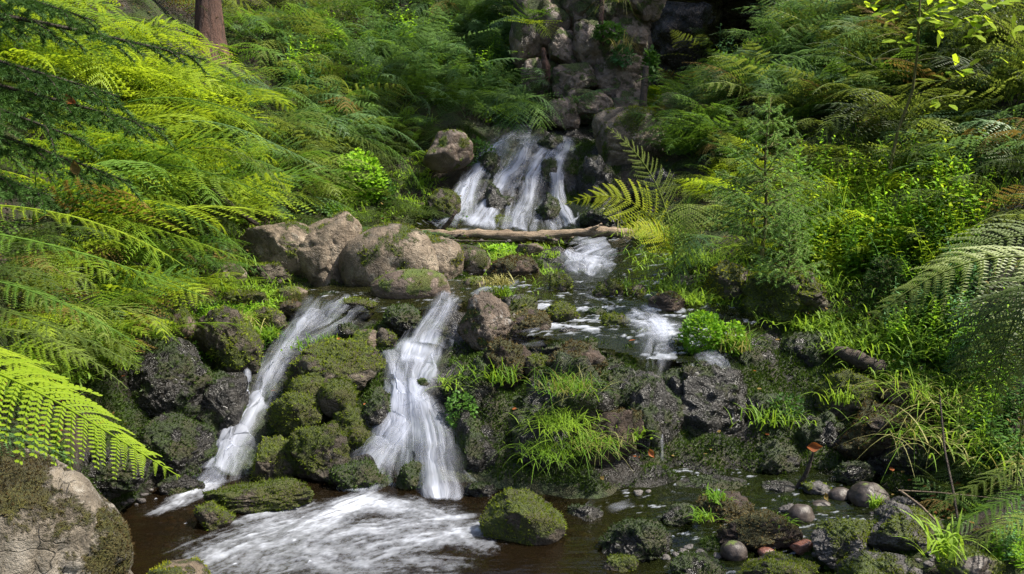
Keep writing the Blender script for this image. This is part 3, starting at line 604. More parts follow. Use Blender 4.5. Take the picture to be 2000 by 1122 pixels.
# loose pebbles on the stream bed and shore
def scatter_pebbles():
    Vs, Fs, c = [], [], 0; n, T = ico(2); rg = np.random.default_rng(3)
    for (x0, y0, x1, y1, k) in [(1480,985,1800,1060,90),(240,960,420,1090,50),(1240,960,1500,1040,60),(560,570,1000,600,50),(900,470,1240,540,80),(1780,1010,1990,1115,60),(1300,1040,1660,1110,60),(1100,1020,1250,1110,30)]:
        g = G(rg.uniform(x0, x1, k), rg.uniform(y0, y1, k))
        for p in g:
            s = rg.uniform(.006, .022); q = n * (1 + .7 * fbm(n * 1.3 + rg.uniform(0, 99), 1, 2))[:, None] * s * np.array([1, rg.uniform(.7, 1), rg.uniform(.5, .8)])
            Vs.append(q + p + [0, 0, s * .1 + .005]); Fs.append(T + c); c += len(n)
    o = link('pebbles', mesh_np('pebbles', np.vstack(Vs), np.vstack(Fs), [M['grey']])); tag(o, 'small wet pebbles strewn over the stream bed and shore', 'pebbles', kind='stuff')
scatter_pebbles()
# ------------------------------------------------------------------ water
def bed_moss():
    T = np.vstack([TF[:, [0, 1, 2]], TF[:, [0, 2, 3]]]); c = TV[T].mean(1); c = c.copy(); wetm = np.zeros(len(c), bool)
    for gq, hw in WET:
        bb = (c[:, 0] > gq[:, 0].min() - .3) & (c[:, 0] < gq[:, 0].max() + .3) & (c[:, 1] > gq[:, 1].min() - .3) & (c[:, 1] < gq[:, 1].max() + .3); ix = np.where(bb)[0]
        if len(ix): wetm[ix] |= (np.hypot(c[ix, None, 0] - gq[None, ::3, 0], c[ix, None, 1] - gq[None, ::3, 1]) < hw[None, ::3]).any(1)
    ok = ~wetm & (rocky(c[:, 0], c[:, 1]) > .2) & (c[:, 1] > 2.6) & (c[:, 1] < 9.2) & (c[:, 2] > .03); T = T[ok]; N = vnormals(TV, T); Vs = []
    for y0, y1 in ((2.6, 3.6), (3.6, 4.2), (4.2, 5.), (5., 6.4), (6.4, 9.2)):
        m = (TV[T].mean(1)[:, 1] >= y0) & (TV[T].mean(1)[:, 1] < y1)
        for k in range(3):
            f = fuzz(TV, T[m], N, np.clip(tmoss + .04, 0, 1), (y0 + y1) / 2, 1.2, np.random.default_rng(k + int(y0 * 9)), 1.1)
            if f: Vs.append(f[0])
    V = np.vstack(Vs); o = link('moss', mesh_np('moss', V, np.arange(len(V)).reshape(-1, 3), [M['moss_dark']], smooth=False)); tag(o, 'dark wet moss coating the bedrock of the stream', 'moss', kind='stuff')
WET = []
def interp_path(pts, n):
    pts = np.array(pts, float); d = np.concatenate([[0], np.cumsum(np.hypot(*np.diff(pts[:, :2], axis=0).T))]); t = np.linspace(0, d[-1], n)
    # Catmull-style smoothing of the stations
    o = np.stack([np.interp(t, d, pts[:, k]) for k in range(pts.shape[1])], -1)
    kr = np.hanning(9); kr /= kr.sum(); pad = np.vstack([np.repeat(o[:1], 4, 0), o, np.repeat(o[-1:], 4, 0)])
    return np.stack([np.convolve(pad[:, k], kr, 'valid') for k in range(o.shape[1])], -1)
def strand(name, st, parent=None, m='fall', lift=.05, nu=26, nv=90, bulge=.035, seed=0, flow=(.5, .5, .5), fade=(.06, .05), rag=.5):
    """st: stations (px centre, py, half width px) from top to bottom, draped over the ground"""
    pth = interp_path(st, nv); dp = np.gradient(pth[:, :2], axis=0); dirn = dp / np.maximum(np.linalg.norm(dp, axis=1, keepdims=True), 1e-6)
    nrm2 = np.stack([-dirn[:, 1], dirn[:, 0]], -1) * np.array([1, .45]); u = np.linspace(-1, 1, nu); v = np.linspace(0, 1, nv)
    PX = pth[:, None, 0] + u[None] * nrm2[:, None, 0] * pth[:, None, 2]; PY = pth[:, None, 1] + u[None] * nrm2[:, None, 1] * pth[:, None, 2]
    g = G(PX.ravel(), PY.ravel()).reshape(nv, nu, 3); g[..., 2] += (Hd(g[..., 0], g[..., 1]) - H(g[..., 0], g[..., 1])).clip(-.02, .08) * .35
    for _ in range(5):
        g[1:-1] = (g[:-2] + g[1:-1] * 2 + g[2:]) / 4
    WET.append((g[:, nu // 2], np.linalg.norm(g[:, -1] - g[:, 0], axis=1) / 2 * .85))
    Lw = np.concatenate([[0], np.cumsum(np.linalg.norm(np.diff(g[:, nu // 2], axis=0), axis=1))])
    wdm = np.linalg.norm(g[:, -1] - g[:, 0], axis=1).mean()
    gu = np.gradient(g, axis=1); gv = np.gradient(g, axis=0); N = nrm(np.cross(gu, gv)); N = N * np.sign(N[..., 2:3] + 1e-9)
    UU = u[None] * wdm / 2 + 0 * v[:, None]; VV = Lw[:, None] + 0 * u[None]
    q = np.stack([UU * 14 + seed, VV * 1.5, 0 * UU + seed], -1)
    disp = lift + bulge * (1 - u[None] ** 2) * .8 + .022 * fbm(q, seed, 4) + .016 * fbm(np.stack([UU * 4, VV * 6, 0 * UU], -1), seed + 5, 3)
    V = g + N * disp[..., None]
    e = 1 - ss(.25, 1., np.abs(u[None]) + rag * .8 * fbm(np.stack([UU * 9, VV * 4, 0 * UU + 3], -1), seed + 9, 3))
    e = e * ss(0, fade[0], v)[:, None] * (.85 + .45 * fbm(np.stack([UU * 7, VV * 9, 0 * UU + 1], -1), seed + 2, 3)) * (1 - ss(1 - fade[1], 1, v))[:, None]
    fl = np.interp(v, np.linspace(0, 1, len(flow)), flow)[:, None] + 0 * u[None]
    ii = np.arange(nu * nv).reshape(nv, nu); F = np.stack([ii[:-1, :-1], ii[:-1, 1:], ii[1:, 1:], ii[1:, :-1]], -1).reshape(-1, 4)
    uv = np.stack([UU + seed * 1.7, VV], -1).reshape(-1, 2)
    return link(name, mesh_np(name, V.reshape(-1, 3), F, [M[m]], attrs={'edge': e.ravel(), 'flow': fl.ravel()}, uv=uv), parent)
def fall(name, label, strands, cat='waterfall'):
    o = bpy.data.objects.new(name, None); COL.objects.link(o); tag(o, label, cat)
    for k, s in enumerate(strands): strand('water_strand', s[0], o, seed=k * 3 + len(label), **s[1])
    return o
fall('waterfall', 'upper waterfall fanning in four white strands over dark knobs below the cliff', [
    ([(1045,268,90),(1020,320,110),(1000,380,125),(985,460,140)], dict(flow=(.25, .3, .28, .35), lift=.02, nu=70, nv=120, rag=.8)),
    ([(1000,274,18),(965,302,24),(925,348,26),(898,395,30),(862,452,40)], dict(flow=(.4, .65, .7, .7))),
    ([(1010,268,13),(985,288,21),(950,320,21),(925,355,23),(908,400,29),(895,450,44)], dict(flow=(.35, .6, .6, .55))),
    ([(945,330,13),(910,380,16),(880,430,31),(845,456,39)], dict(flow=(.3, .35, .4))),
    ([(1045,266,26),(1030,290,21),(1015,325,26),(985,360,23),(965,395,20),(945,430,31),(930,460,44)], dict(flow=(.4, .8, .8, .7))),
    ([(1075,300,26),(1050,330,26),(1035,360,20),(1028,400,21),(1012,430,21),(1005,462,29)], dict(flow=(.5, .8, .7, .7))),
    ([(1108,275,21),(1100,300,26),(1085,335,18),(1085,370,16),(1088,405,20),(1105,430,18),(1118,455,18)], dict(flow=(.5, .8, .6, .65))),
    ([(1010,340,31),(990,370,34),(960,410,26)], dict(flow=(.25, .3, .2), bulge=.02)),
    ([(1000,266,52),(1040,270,78)], dict(flow=(.3, .4), nv=20, bulge=.02)),
    ([(1060,395,13),(1075,430,29),(1085,458,39)], dict(flow=(.1, .2, .1), bulge=.02))])
fall('waterfall', 'left lower waterfall slipping between the dark rock wall and the mossy island', [
    ([(650,590,60),(605,640,50),(560,690,44),(520,760,46),(480,830,52),(445,900,56),(415,955,66)], dict(flow=(.2, .3, .35, .35, .4, .4), lift=.02, nu=40, nv=140, rag=.9)),
    ([(635,598,44),(600,640,44),(572,672,30),(548,705,34),(520,745,36),(508,790,40)], dict(flow=(.35, .5, .5, .55, .5))),
    ([(478,742,10),(474,770,10),(474,802,8)], dict(flow=(.6, .5))),
    ([(512,788,34),(485,820,44),(462,860,46),(440,905,48),(420,945,58)], dict(flow=(.75, .8, .75, .75), bulge=.06)),
    ([(430,935,50),(390,960,40),(355,980,26)], dict(flow=(.7, .6, .2), nv=40, bulge=.02)),
    ([(700,600,60),(660,640,60),(600,670,40)], dict(flow=(.1, .35, .2), bulge=.02))])
fall('waterfall', 'right lower waterfall spilling in two white steps into the foaming pool', [
    ([(872,588,40),(845,650,50),(818,712,64),(796,780,50),(792,840,84),(790,900,118),(790,985,145)], dict(flow=(.2, .3, .35, .5, .5, .4, .35), lift=.03, nu=60, nv=160, rag=1.1)),
    ([(884,592,34),(862,630,38),(842,662,42),(832,692,50)], dict(flow=(.35, .5, .6, .7))),
    ([(828,676,50),(815,694,58),(808,712,50),(803,735,40)], dict(flow=(.6, .95, .8, .5), nv=40, bulge=.02, fade=(.35, .35))),
    ([(760,705,18),(775,745,20),(790,790,30)], dict(flow=(.6, .65, .6))),
    ([(855,712,24),(835,760,24),(812,800,26)], dict(flow=(.4, .55, .6))),
    ([(808,712,44),(803,760,40),(800,815,54)], dict(flow=(.45, .55, .6))),
    ([(798,776,50),(788,830,66),(760,880,56),(722,940,56),(695,990,66)], dict(flow=(.65, .6, .6, .7, .8), bulge=.06, nu=40)),
    ([(795,760,44),(800,820,66),(805,880,66),(806,925,50)], dict(flow=(.55, .6, .55, .2), bulge=.05, nu=40)),
    ([(730,880,16),(712,920,24),(690,960,30),(670,990,30)], dict(flow=(.3, .4, .5), lift=.03)),
    ([(905,930,14),(925,950,20),(950,965,16)], dict(flow=(.3, .4, .2), lift=.03, nv=40)),
    ([(830,790,34),(850,850,50),(860,900,50),(862,950,56),(868,1012,60)], dict(flow=(.6, .55, .45, .65, .6), bulge=.08, nu=36)),
    ([(740,790,26),(765,850,40),(760,900,40)], dict(flow=(.3, .35, .2)))])
fall('waterfall', 'thin sheet of water seeping over the black rock face right of centre', [
    ([(1290,645,60),(1285,680,50),(1275,720,36),(1270,760,20)], dict(m='riffle', flow=(.35, .4, .35, .1), rag=.8)),
    ([(1370,700,50),(1400,725,46),(1420,760,30)], dict(m='riffle', flow=(.35, .3, -.1), rag=.8)),
    ([(1060,668,70),(990,685,30),(965,720,16)], dict(m='riffle', flow=(.25, .15, .0), bulge=.01, rag=.8))] +
    [([(x, y, 7), (x + dx * .4, y + h * .5, 6), (x + dx, y + h, 5)], dict(flow=(.35, .3, .1), bulge=.006, nu=8, nv=50, lift=.03, rag=.7)) for x, y, dx, h in
     [(1262,730,6,150),(1280,740,10,170),(1350,720,8,100),(1420,730,14,110)]])
fall('riffle', 'white water riffle running down the middle stream from the log', [
    ([(1190,484,40),(1150,494,60),(1120,506,50)], dict(m='riffle', flow=(.35, .6, .3), lift=.05, nu=40, nv=50)),
    ([(1200,500,40),(1160,515,56),(1150,535,50),(1140,556,46)], dict(m='riffle', flow=(.4, .6, .7, .4), lift=.06, nu=40)),
    ([(1100,512,30),(1120,528,40),(1150,552,34)], dict(m='riffle', flow=(.5, .65, .4), lift=.07)),
    ([(1140,590,60),(1200,620,70)], dict(m='riffle', flow=(.25, .35), lift=.05, nu=40, nv=50, bulge=.01)),
    ([(1240,625,60),(1280,655,60),(1300,690,50)], dict(m='riffle', flow=(.35, .6, .35), lift=.06, nu=40)),
    ([(1010,565,24),(965,583,24),(920,598,30)], dict(m='riffle', flow=(.3, .5, .5), lift=.05))], 'rapids')
fall('rapids', 'small rapid curling between the square mossy block and the brown mound', [
    ([(1240,985,24),(1205,1000,20),(1185,1014,22)], dict(m='riffle', flow=(.2, .4, .15), lift=.015, nu=24, nv=50, bulge=.01, rag=1., fade=(.3, .4))),
    ([(1170,980,18),(1145,1000,16),(1130,1020,14)], dict(m='riffle', flow=(.2, .3, .1), lift=.015, nv=40, bulge=.01, rag=1., fade=(.3, .4)))], 'rapids')
bed_moss()
def water_sheet(name, x0, x1, y0, y1, z, step, m, foam_glint_fn=None, keep=None, slope=None):
    X, Y_ = np.meshgrid(np.arange(x0, x1, step), np.arange(y0, y1, step)); q = np.stack([X, Y_, 0 * X], -1)
    zz = z(X, Y_) if callable(z) else z + 0 * X
    fo = foam_glint_fn(X, Y_) if foam_glint_fn else 0 * X
    zz = zz + .006 * fbm(q * 7, 2, 3) + .016 * np.minimum(fo, .8) * (fbm(q * 14, 5, 3) + .6)
    ny, nx = X.shape; ii = np.arange(nx * ny).reshape(ny, nx); F = np.stack([ii[:-1, :-1], ii[:-1, 1:], ii[1:, 1:], ii[1:, :-1]], -1).reshape(-1, 4)
    if keep is not None:
        kp = keep(X, Y_).ravel(); F = F[kp[F].any(1)]
    V = np.stack([X, Y_, zz], -1).reshape(-1, 3); us = np.unique(F); mp = np.zeros(len(V), int); mp[us] = np.arange(len(us))
    o = link(name, mesh_np(name, V[us], mp[F], [M[m]], attrs={'foam': fo.ravel()[us]})); o['kind'] = 'structure'; return o
def gp(px, py): return P(px, py, 0) if False else None
def on0(px, py, z=0.):
    u = (px - 1000) / 1000 * TH; v = (561 - py) / 1000 * TH; ry = math.cos(PITCH) + v * math.sin(PITCH); rz = -math.sin(PITCH) + v * math.cos(PITCH)
    Y = (z - CZ) / rz * ry; return np.array([u / ry * Y, Y])
def foam_lower(x, y):
    tot = np.zeros(np.shape(x)); q0 = np.stack([x * 2.2, y * 2.2, 0 * x], -1); wx = x + .07 * fbm(q0, 51, 3); wy = y + .06 * fbm(q0, 52, 3)
    for pl, w0, w1, amp, sd_ in [([(730,985),(800,1000),(870,1015)], .06, .07, 1.2, 9), ([(700,985),(640,1010),(560,1035),(490,1060),(430,1085)], .10, .16, 1.25, 1), ([(860,1015),(760,1030),(640,1050),(520,1085),(440,1120)], .11, .17, .78, 2),
                              ([(930,1030),(820,1052),(700,1080),(560,1110)], .09, .13, .85, 3), ([(760,990),(800,1010),(880,1040),(930,1065)], .10, .09, .7, 4),
                              ([(600,1075),(700,1100),(860,1110)], .10, .14, .55, 5), ([(480,1020),(560,1000),(640,985)], .05, .06, .7, 6), ([(400,955),(350,985),(310,1000)], .09, .05, 1.0, 7), ([(640,1030),(540,1070),(500,1115)], .09, .14, .7, 8)]:
        pts = np.array([on0(a, b) for a, b in pl]); bd = np.full(np.shape(x), 9.); bs = np.zeros(np.shape(x)); bt = np.zeros(np.shape(x)); acc = 0
        for a, b in zip(pts[:-1], pts[1:]):
            ab = b - a; L = np.hypot(*ab); t = np.clip(((wx - a[0]) * ab[0] + (wy - a[1]) * ab[1]) / (ab @ ab), 0, 1)
            dx, dy = wx - a[0] - t * ab[0], wy - a[1] - t * ab[1]; d = np.hypot(dx, dy); sg = (ab[0] * dy - ab[1] * dx) / L
            m = d < bd; bd = np.where(m, d, bd); bs = np.where(m, acc + t * L, bs); bt = np.where(m, sg, bt); acc += L
        sN = bs / acc; wid = w0 + (w1 - w0) * sN
        str_ = .5 + .34 * fbm(np.stack([bs * 5, bt * 13, 0 * x + sd_], -1), sd_ * 11, 5, .7) + .46 * fbm(np.stack([bs * 12, bt * 55, 0 * x], -1), sd_ * 13, 4, .7) + .34 * fbm(np.stack([x * 34, y * 34, 0 * x], -1), sd_ * 17, 4, .75)
        tot = np.maximum(tot, amp * np.exp(-(bd / wid) ** 2) * (1 - .5 * sN) * (.30 + .80 * ss(.22 + .12 * sN, .95, str_)))
    # bubbles
    f1, _, cid = worley(np.stack([x, y, 0 * x], -1) * 26, 77)
    return np.clip(tot * .9, 0, 1.0) + .6 * ((f1 < .13) & (cid > .93) & (x < -.6))
def near_shore(X, Y_): return (H(X, Y_) < .05)
def wr_z(X, Y_): return ss(.25, .8, X) * np.clip(.012 + (X - .25) * .05 + (Y_ - 3.2) * .05, .0, .14)
def foam_r(x, y):
    s = .6 * fbm(np.stack([x * 11, y * 26, 0 * x], -1), 61, 5, .7) + .4 * fbm(np.stack([x * 30, y * 70, 0 * x], -1), 62, 4, .7); return np.clip((s - .16) * 2.2, 0, .8) * ss(.3, .6, x)
water_sheet('water', -2.2, 2.6, 2.0, 4.15, wr_z, .0085, 'pool', lambda x, y: np.maximum(foam_lower(x, y), foam_r(x, y)), lambda X, Y_: H(X, Y_) < wr_z(X, Y_) + .055)
def wm_z(X, Y_): return H(X, Y_) + .045
def foam_glint_m(x, y):  # foam plus shiny highlights of the wet shelf, both painted white
    s = .6 * fbm(np.stack([x * 9, y * 20, 0 * x], -1), 63, 5, .7) + .4 * fbm(np.stack([x * 26, y * 60, 0 * x], -1), 64, 4, .7); return np.clip((s - .14 + .22 * np.exp(-(pdist(x, y, SM4) / .3) ** 2)) * 2.0, 0, .7)
SM = np.array([(.25, 7.5), (.9, 7.2), (1.0, 6.4), (.85, 5.8), (.65, 5.2), (.8, 4.8), (1.15, 4.6)]); SM4 = np.array([(.25, 4.75), (.75, 4.62), (1.0, 4.5)]); SM2 = np.array([(.65, 5.35), (0, 5.4), (-.6, 5.2), (-1.2, 5.25)]); SM3 = np.array([(-.6, 7.7), (0.4, 7.75), (1.2, 7.6)])
water_sheet('water', -1.7, 1.9, 4.05, 8.1, wm_z, .018, 'stream', foam_glint_m, lambda X, Y_: np.minimum(np.minimum(pdist(X, Y_, SM), pdist(X, Y_, SM4)), np.minimum(pdist(X, Y_, SM2), pdist(X, Y_, SM3))) < .30 + .10 * fbm(np.stack([X * 3, Y_ * 3, 0 * X], -1), 8, 3))
# ------------------------------------------------------------------ ferns
def frond_geo(rg, L=.8, W=.26, pairs=20, npin=11, e0=50, e1=-25, side=0., tri=False, bare=.16, droop=.35, curve=None, lean=0., lobed=False, pf=.37):
    """one frond along +X; rises at e0 degrees and bends to e1. tri: bracken outline. Returns V, [quads, tris...]"""
    ns = 40; s = np.linspace(0, 1, ns)
    if curve is None:
        el = np.radians(e0 + (e1 - e0) * s ** 1.2); az = side * s ** 1.5
        d = np.stack([np.cos(el) * np.cos(az), np.cos(el) * np.sin(az), np.sin(el)], -1); C = np.concatenate([[np.zeros(3)], np.cumsum(d[:-1] * L / (ns - 1), 0)])
    else:
        c = np.array(curve, float); t = s[:, None]
        C = (1 - t) ** 3 * c[0] + 3 * (1 - t) ** 2 * t * c[1] + 3 * (1 - t) * t ** 2 * c[2] + t ** 3 * c[3]; L = np.linalg.norm(np.diff(C, axis=0), axis=1).sum()
    T = nrm(np.gradient(C, axis=0)); up = np.array([0, math.sin(lean), math.cos(lean)]); S = nrm(np.cross(T, up + 1e-3)); N = nrm(np.cross(S, T))
    sp = bare + (1 - bare) * (np.linspace(0, 1, pairs) ** .95) * .985; sp[1:-1] += rg.normal(0, .16 / pairs, pairs - 2)
    f = lambda A_: np.stack([np.interp(sp, s, A_[:, k]) for k in range(3)], -1)
    c, t_, s_, n_ = f(C), f(T), f(S), f(N); u = (sp - bare) / (1 - bare)
    ln = W * ((1 - u) ** .85 * (1 - .25 * np.exp(-(u / .06) ** 2)) if tri else np.sin(np.pi * np.clip(u * .86 + .14, 0, 1)) ** .8) + .006
    ln = ln * rg.uniform(.78, 1.12, pairs)
    tt = (np.arange(npin) + .6) / npin; sg = np.array([-1., 1.])
    # pinna axis, shape (pairs, 2, npin, 3)
    ang = np.radians(22 + 18 * u) + rg.normal(0, .10, pairs); dr = droop * rg.uniform(.6, 1.4, (pairs, 2))
    ax = s_[:, None] * sg[None, :, None] * np.cos(ang)[:, None, None] + t_[:, None] * np.sin(ang)[:, None, None]
    B = c[:, None, None] + ax[:, :, None] * (ln[:, None, None] * tt[None, None])[..., None] + n_[:, None, None] * (-(dr[:, :, None] * ln[:, None, None]) * tt ** 2)[..., None]
    B = B + t_[:, None, None] * (ln[:, None, None] * .18 * tt ** 2)[..., None]
    ax = ax[:, :, None] + 0 * B; tan2 = nrm(t_[:, None, None] * 1. + ax * .35 + 0 * B)
    sub = np.array([1., -1.]); gap = ln / npin; pl = (np.minimum(ln * .30, .055) * 1.)[:, None, None] * (1 - tt ** 1.3 * .75)
    pl = np.minimum(pl, (L * (1 - bare) / pairs) * pf) * rg.uniform(.85, 1.1, (pairs, 2, npin))
    Bq = B[..., None, :] + 0 * sub[:, None]; dirn = nrm(nrm(t_[:, None, None, None] + 0 * Bq) * sub[:, None] * .95 + ax[..., None, :] * .42 - n_[:, None, None, None] * .12)
    wv = ax[..., None, :] * (gap[:, None, None, None, None] * .46); l = pl[..., None, None]
    nn = n_[:, None, None, None] * 1.
    if lobed:
        ks = [(0, 0), (.22, 1.), (.45, .62), (.6, .9), (.85, .45), (1.05, 0), (.85, -.45), (.6, -.9), (.45, -.62), (.22, -1.)]
    else: ks = [(0, -.75), (0, .75), (1., .18), (1., -.18)]
    Q = np.stack([Bq + dirn * l * a + wv * b for a, b in ks], -2); kq = len(ks); V = Q.reshape(-1, 3); F = np.arange(len(V)).reshape(-1, kq)
    # stem tube and pinna midribs
    rad = .0042 * (L / .8) * (1 - .8 * s) + .0006; an = np.array([0, 2.09, 4.19]); ring = C[:, None] + rad[:, None, None] * (np.cos(an)[None, :, None] * S[:, None] + np.sin(an)[None, :, None] * N[:, None])
    o = len(V); V = np.vstack([V, ring.reshape(-1, 3)]); ii = o + np.arange(ns * 3).reshape(ns, 3); st = np.stack([ii[:-1], np.roll(ii, -1, 1)[:-1], np.roll(ii, -1, 1)[1:], ii[1:]], -1).reshape(-1, 4)
    e = B[:, :, -1]; b0 = c[:, None] + 0 * e; m_ = (b0 + B[:, :, npin // 2]) / 2; hw = t_[:, None] * (.0012 + .0022 * (ln / W))[:, None, None]
    mid = B[:, :, npin // 2]; rb = np.stack([b0 - hw, b0 + hw, mid + hw * .6, mid - hw * .6, mid - hw * .6, mid + hw * .6, e + hw * .1, e - hw * .1], -2)
    o = len(V); V = np.vstack([V, rb.reshape(-1, 3)]); rf = o + np.arange(len(V) - o).reshape(-1, 4)
    if kq == 4: return V, [np.vstack([F, rf, st])], len(F) + len(rf)
    return V, [F, np.vstack([rf, st])], len(F) + len(rf)
rgf = np.random.default_rng(11)
FK = {}
FERN_MATS = ['fern_lime', 'fern_mid', 'fern_grey', 'fern_olive', 'fern_dark', 'fern_brown']
_geo = {}
for nm, tri, n in (('bracken', True, 8), ('lady', True, 8), ('shield', False, 8)):
    _geo[nm] = [frond_geo(rgf, L=1., W=(.36 if nm == 'bracken' else .26 if tri else .19), pairs=12 if nm == 'bracken' else 14 if tri else 18, npin=9 if tri else 7, e0=rgf.uniform(35, 75), e1=rgf.uniform(-65, 15), side=rgf.uniform(-.6, .6), tri=tri, bare=.22 if tri else .12, droop=rgf.uniform(.15, .55)) for _ in range(n)]
def fern_mesh(kind, v, m):
    k = (kind, v, m)
    if k not in FK:
        V, F, nf = _geo[kind][v]; FK[k] = mesh_np('frond', V, F, [M[m]], smooth=False)
    return FK[k]
def downhill(x, y):
    e = .25; gxx = (H(x + e, y) - H(x - e, y)) / (2 * e); gyy = (H(x, y + e) - H(x, y - e)) / (2 * e); return math.atan2(-gyy, -gxx), math.hypot(gxx, gyy)
def fern(p, size, kind, m, label, group, n=6, spread=1.7, dead=.02, yaw=None, m2=None, tilt=0.):
    o = bpy.data.objects.new(kind + '_fern', None); COL.objects.link(o); o.location = p
    tag(o, label, 'fern', group); dh, sl_ = downhill(p[0], p[1]); dh = dh if yaw is None else yaw
    for k in range(n):
        a = dh + spread * ((k + .5) / n * 2 - 1) + random.uniform(-.25, .25); mm = m if random.random() > dead else 'fern_brown'
        if m2 and random.random() < .35: mm = m2
        sc = size * random.uniform(.75, 1.15)
        link('frond', fern_mesh(kind, random.randrange(8), mm), o, rot=(random.uniform(-.6, .6), random.uniform(-.25, .35) * min(1, sl_) + tilt, a), scale=sc)
    return o
def poly_pts(poly, n, rg, mind=0):
    poly = np.array(poly, float); out = []; (x0, y0), (x1, y1) = poly.min(0), poly.max(0); k = 0
    while len(out) < n and k < n * 60:
        k += 1; p = (rg.uniform(x0, x1), rg.uniform(y0, y1)); c = False; j = len(poly) - 1
        for i in range(len(poly)):
            a, b = poly[i], poly[j]
            if (a[1] > p[1]) != (b[1] > p[1]) and p[0] < (b[0] - a[0]) * (p[1] - a[1]) / (b[1] - a[1] + 1e-9) + a[0]: c = not c
            j = i
        if c and all(math.hypot(p[0] - q[0], p[1] - q[1]) > mind for q in out): out.append(p)
    return np.array(out)
TREE = G([408], [88])[0][:2]
def region(poly, n, kind, mats, size, label, group, mind=13, nf=6, spread=2.0, dead=.02, seed=1, tilt=0.):
    rg = np.random.default_rng(seed); pp = poly_pts(poly, n, rg, mind); g = G(pp[:, 0], pp[:, 1])
    for k, p in enumerate(g):
        if p[1] > 15 or (TREE - p[:2]) @ (TREE - p[:2]) < .2 or (330 < pp[k][0] < 450 and pp[k][1] < 105 and p[1] < TREE[1]): continue
        mm = mats[int(rg.integers(len(mats)))]
        fern((p[0], p[1], p[2] - .03), size * rg.uniform(.6, 1.25), kind, mm, label, group, n=nf, spread=spread, dead=dead, tilt=tilt)
region([(-40,60),(180,20),(330,120),(430,300),(470,420),(380,470),(220,480),(0,420)], 52, 'bracken', ['fern_lime', 'fern_yellow', 'fern_mid', 'fern_lime', 'fern_lime'], .92, 'sunlit lime-green bracken sweeping down the left bank', 'lime-green bracken of the left bank', nf=7, seed=2, tilt=.15)
region([(-40,440),(200,480),(420,480),(440,560),(300,640),(160,700),(-20,760)], 36, 'bracken', ['fern_mid', 'fern_olive', 'fern_lime'], .50, 'olive and yellow bracken low on the left bank by the pale corner rock', 'low bracken of the left bank', nf=6, seed=3, dead=.05, tilt=.15)
region([(330,0),(640,0),(700,160),(690,330),(620,420),(480,400),(420,250)], 64, 'bracken', ['fern_mid', 'fern_grey', 'fern_olive'], .76, 'mid-green bracken on the slope above the boulder row', 'bracken above the boulder row', nf=6, seed=4, tilt=.15)
region([(640,0),(1020,0),(1040,120),(1080,180),(1080,250),(900,250),(800,230),(720,200)], 90, 'lady', ['fern_grey', 'fern_grey', 'fern_mid'], .82, 'grey-green lady fern on the slope left of the cliff', 'grey-green ferns left of the cliff', nf=6, seed=5)
region([(660,230),(830,240),(830,330),(700,300)], 8, 'shield', ['fern_grey', 'fern_mid'], .6, 'shield fern hanging over the dark bank left of the upper waterfall', 'shield ferns left of the upper waterfall', nf=6, seed=6)
region([(1330,110),(1480,0),(1700,0),(1720,200),(1560,280),(1400,330),(1300,290),(1290,200)], 84, 'lady', ['fern_grey', 'fern_olive', 'fern_mid'], .80, 'tall grey and olive lady fern right of the dark hollow', 'lady ferns right of the dark hollow', nf=6, seed=7, dead=.04)
region([(1700,0),(2040,0),(2040,420),(1880,430),(1700,330),(1700,120)], 66, 'bracken', ['fern_olive', 'fern_grey', 'fern_dark'], .74, 'olive bracken at the upper right behind the sapling', 'olive bracken of the upper right bank', nf=6, seed=8, dead=.06)
region([(1340,330),(1640,300),(1700,430),(1560,470),(1400,440)], 16, 'shield', ['fern_mid', 'fern_olive', 'leaf_green'], .50, 'yellow-green fern around the young spruces', 'ferns around the young spruces', nf=6, seed=9)
region([(1780,980),(2040,930),(2040,1100),(1880,1060)], 9, 'bracken', ['fern_olive', 'fern_mid', 'fern_dark'], .24, 'low brownish fern in the bottom right corner', 'ferns of the bottom right corner', nf=5, seed=12, dead=.1, mind=30)
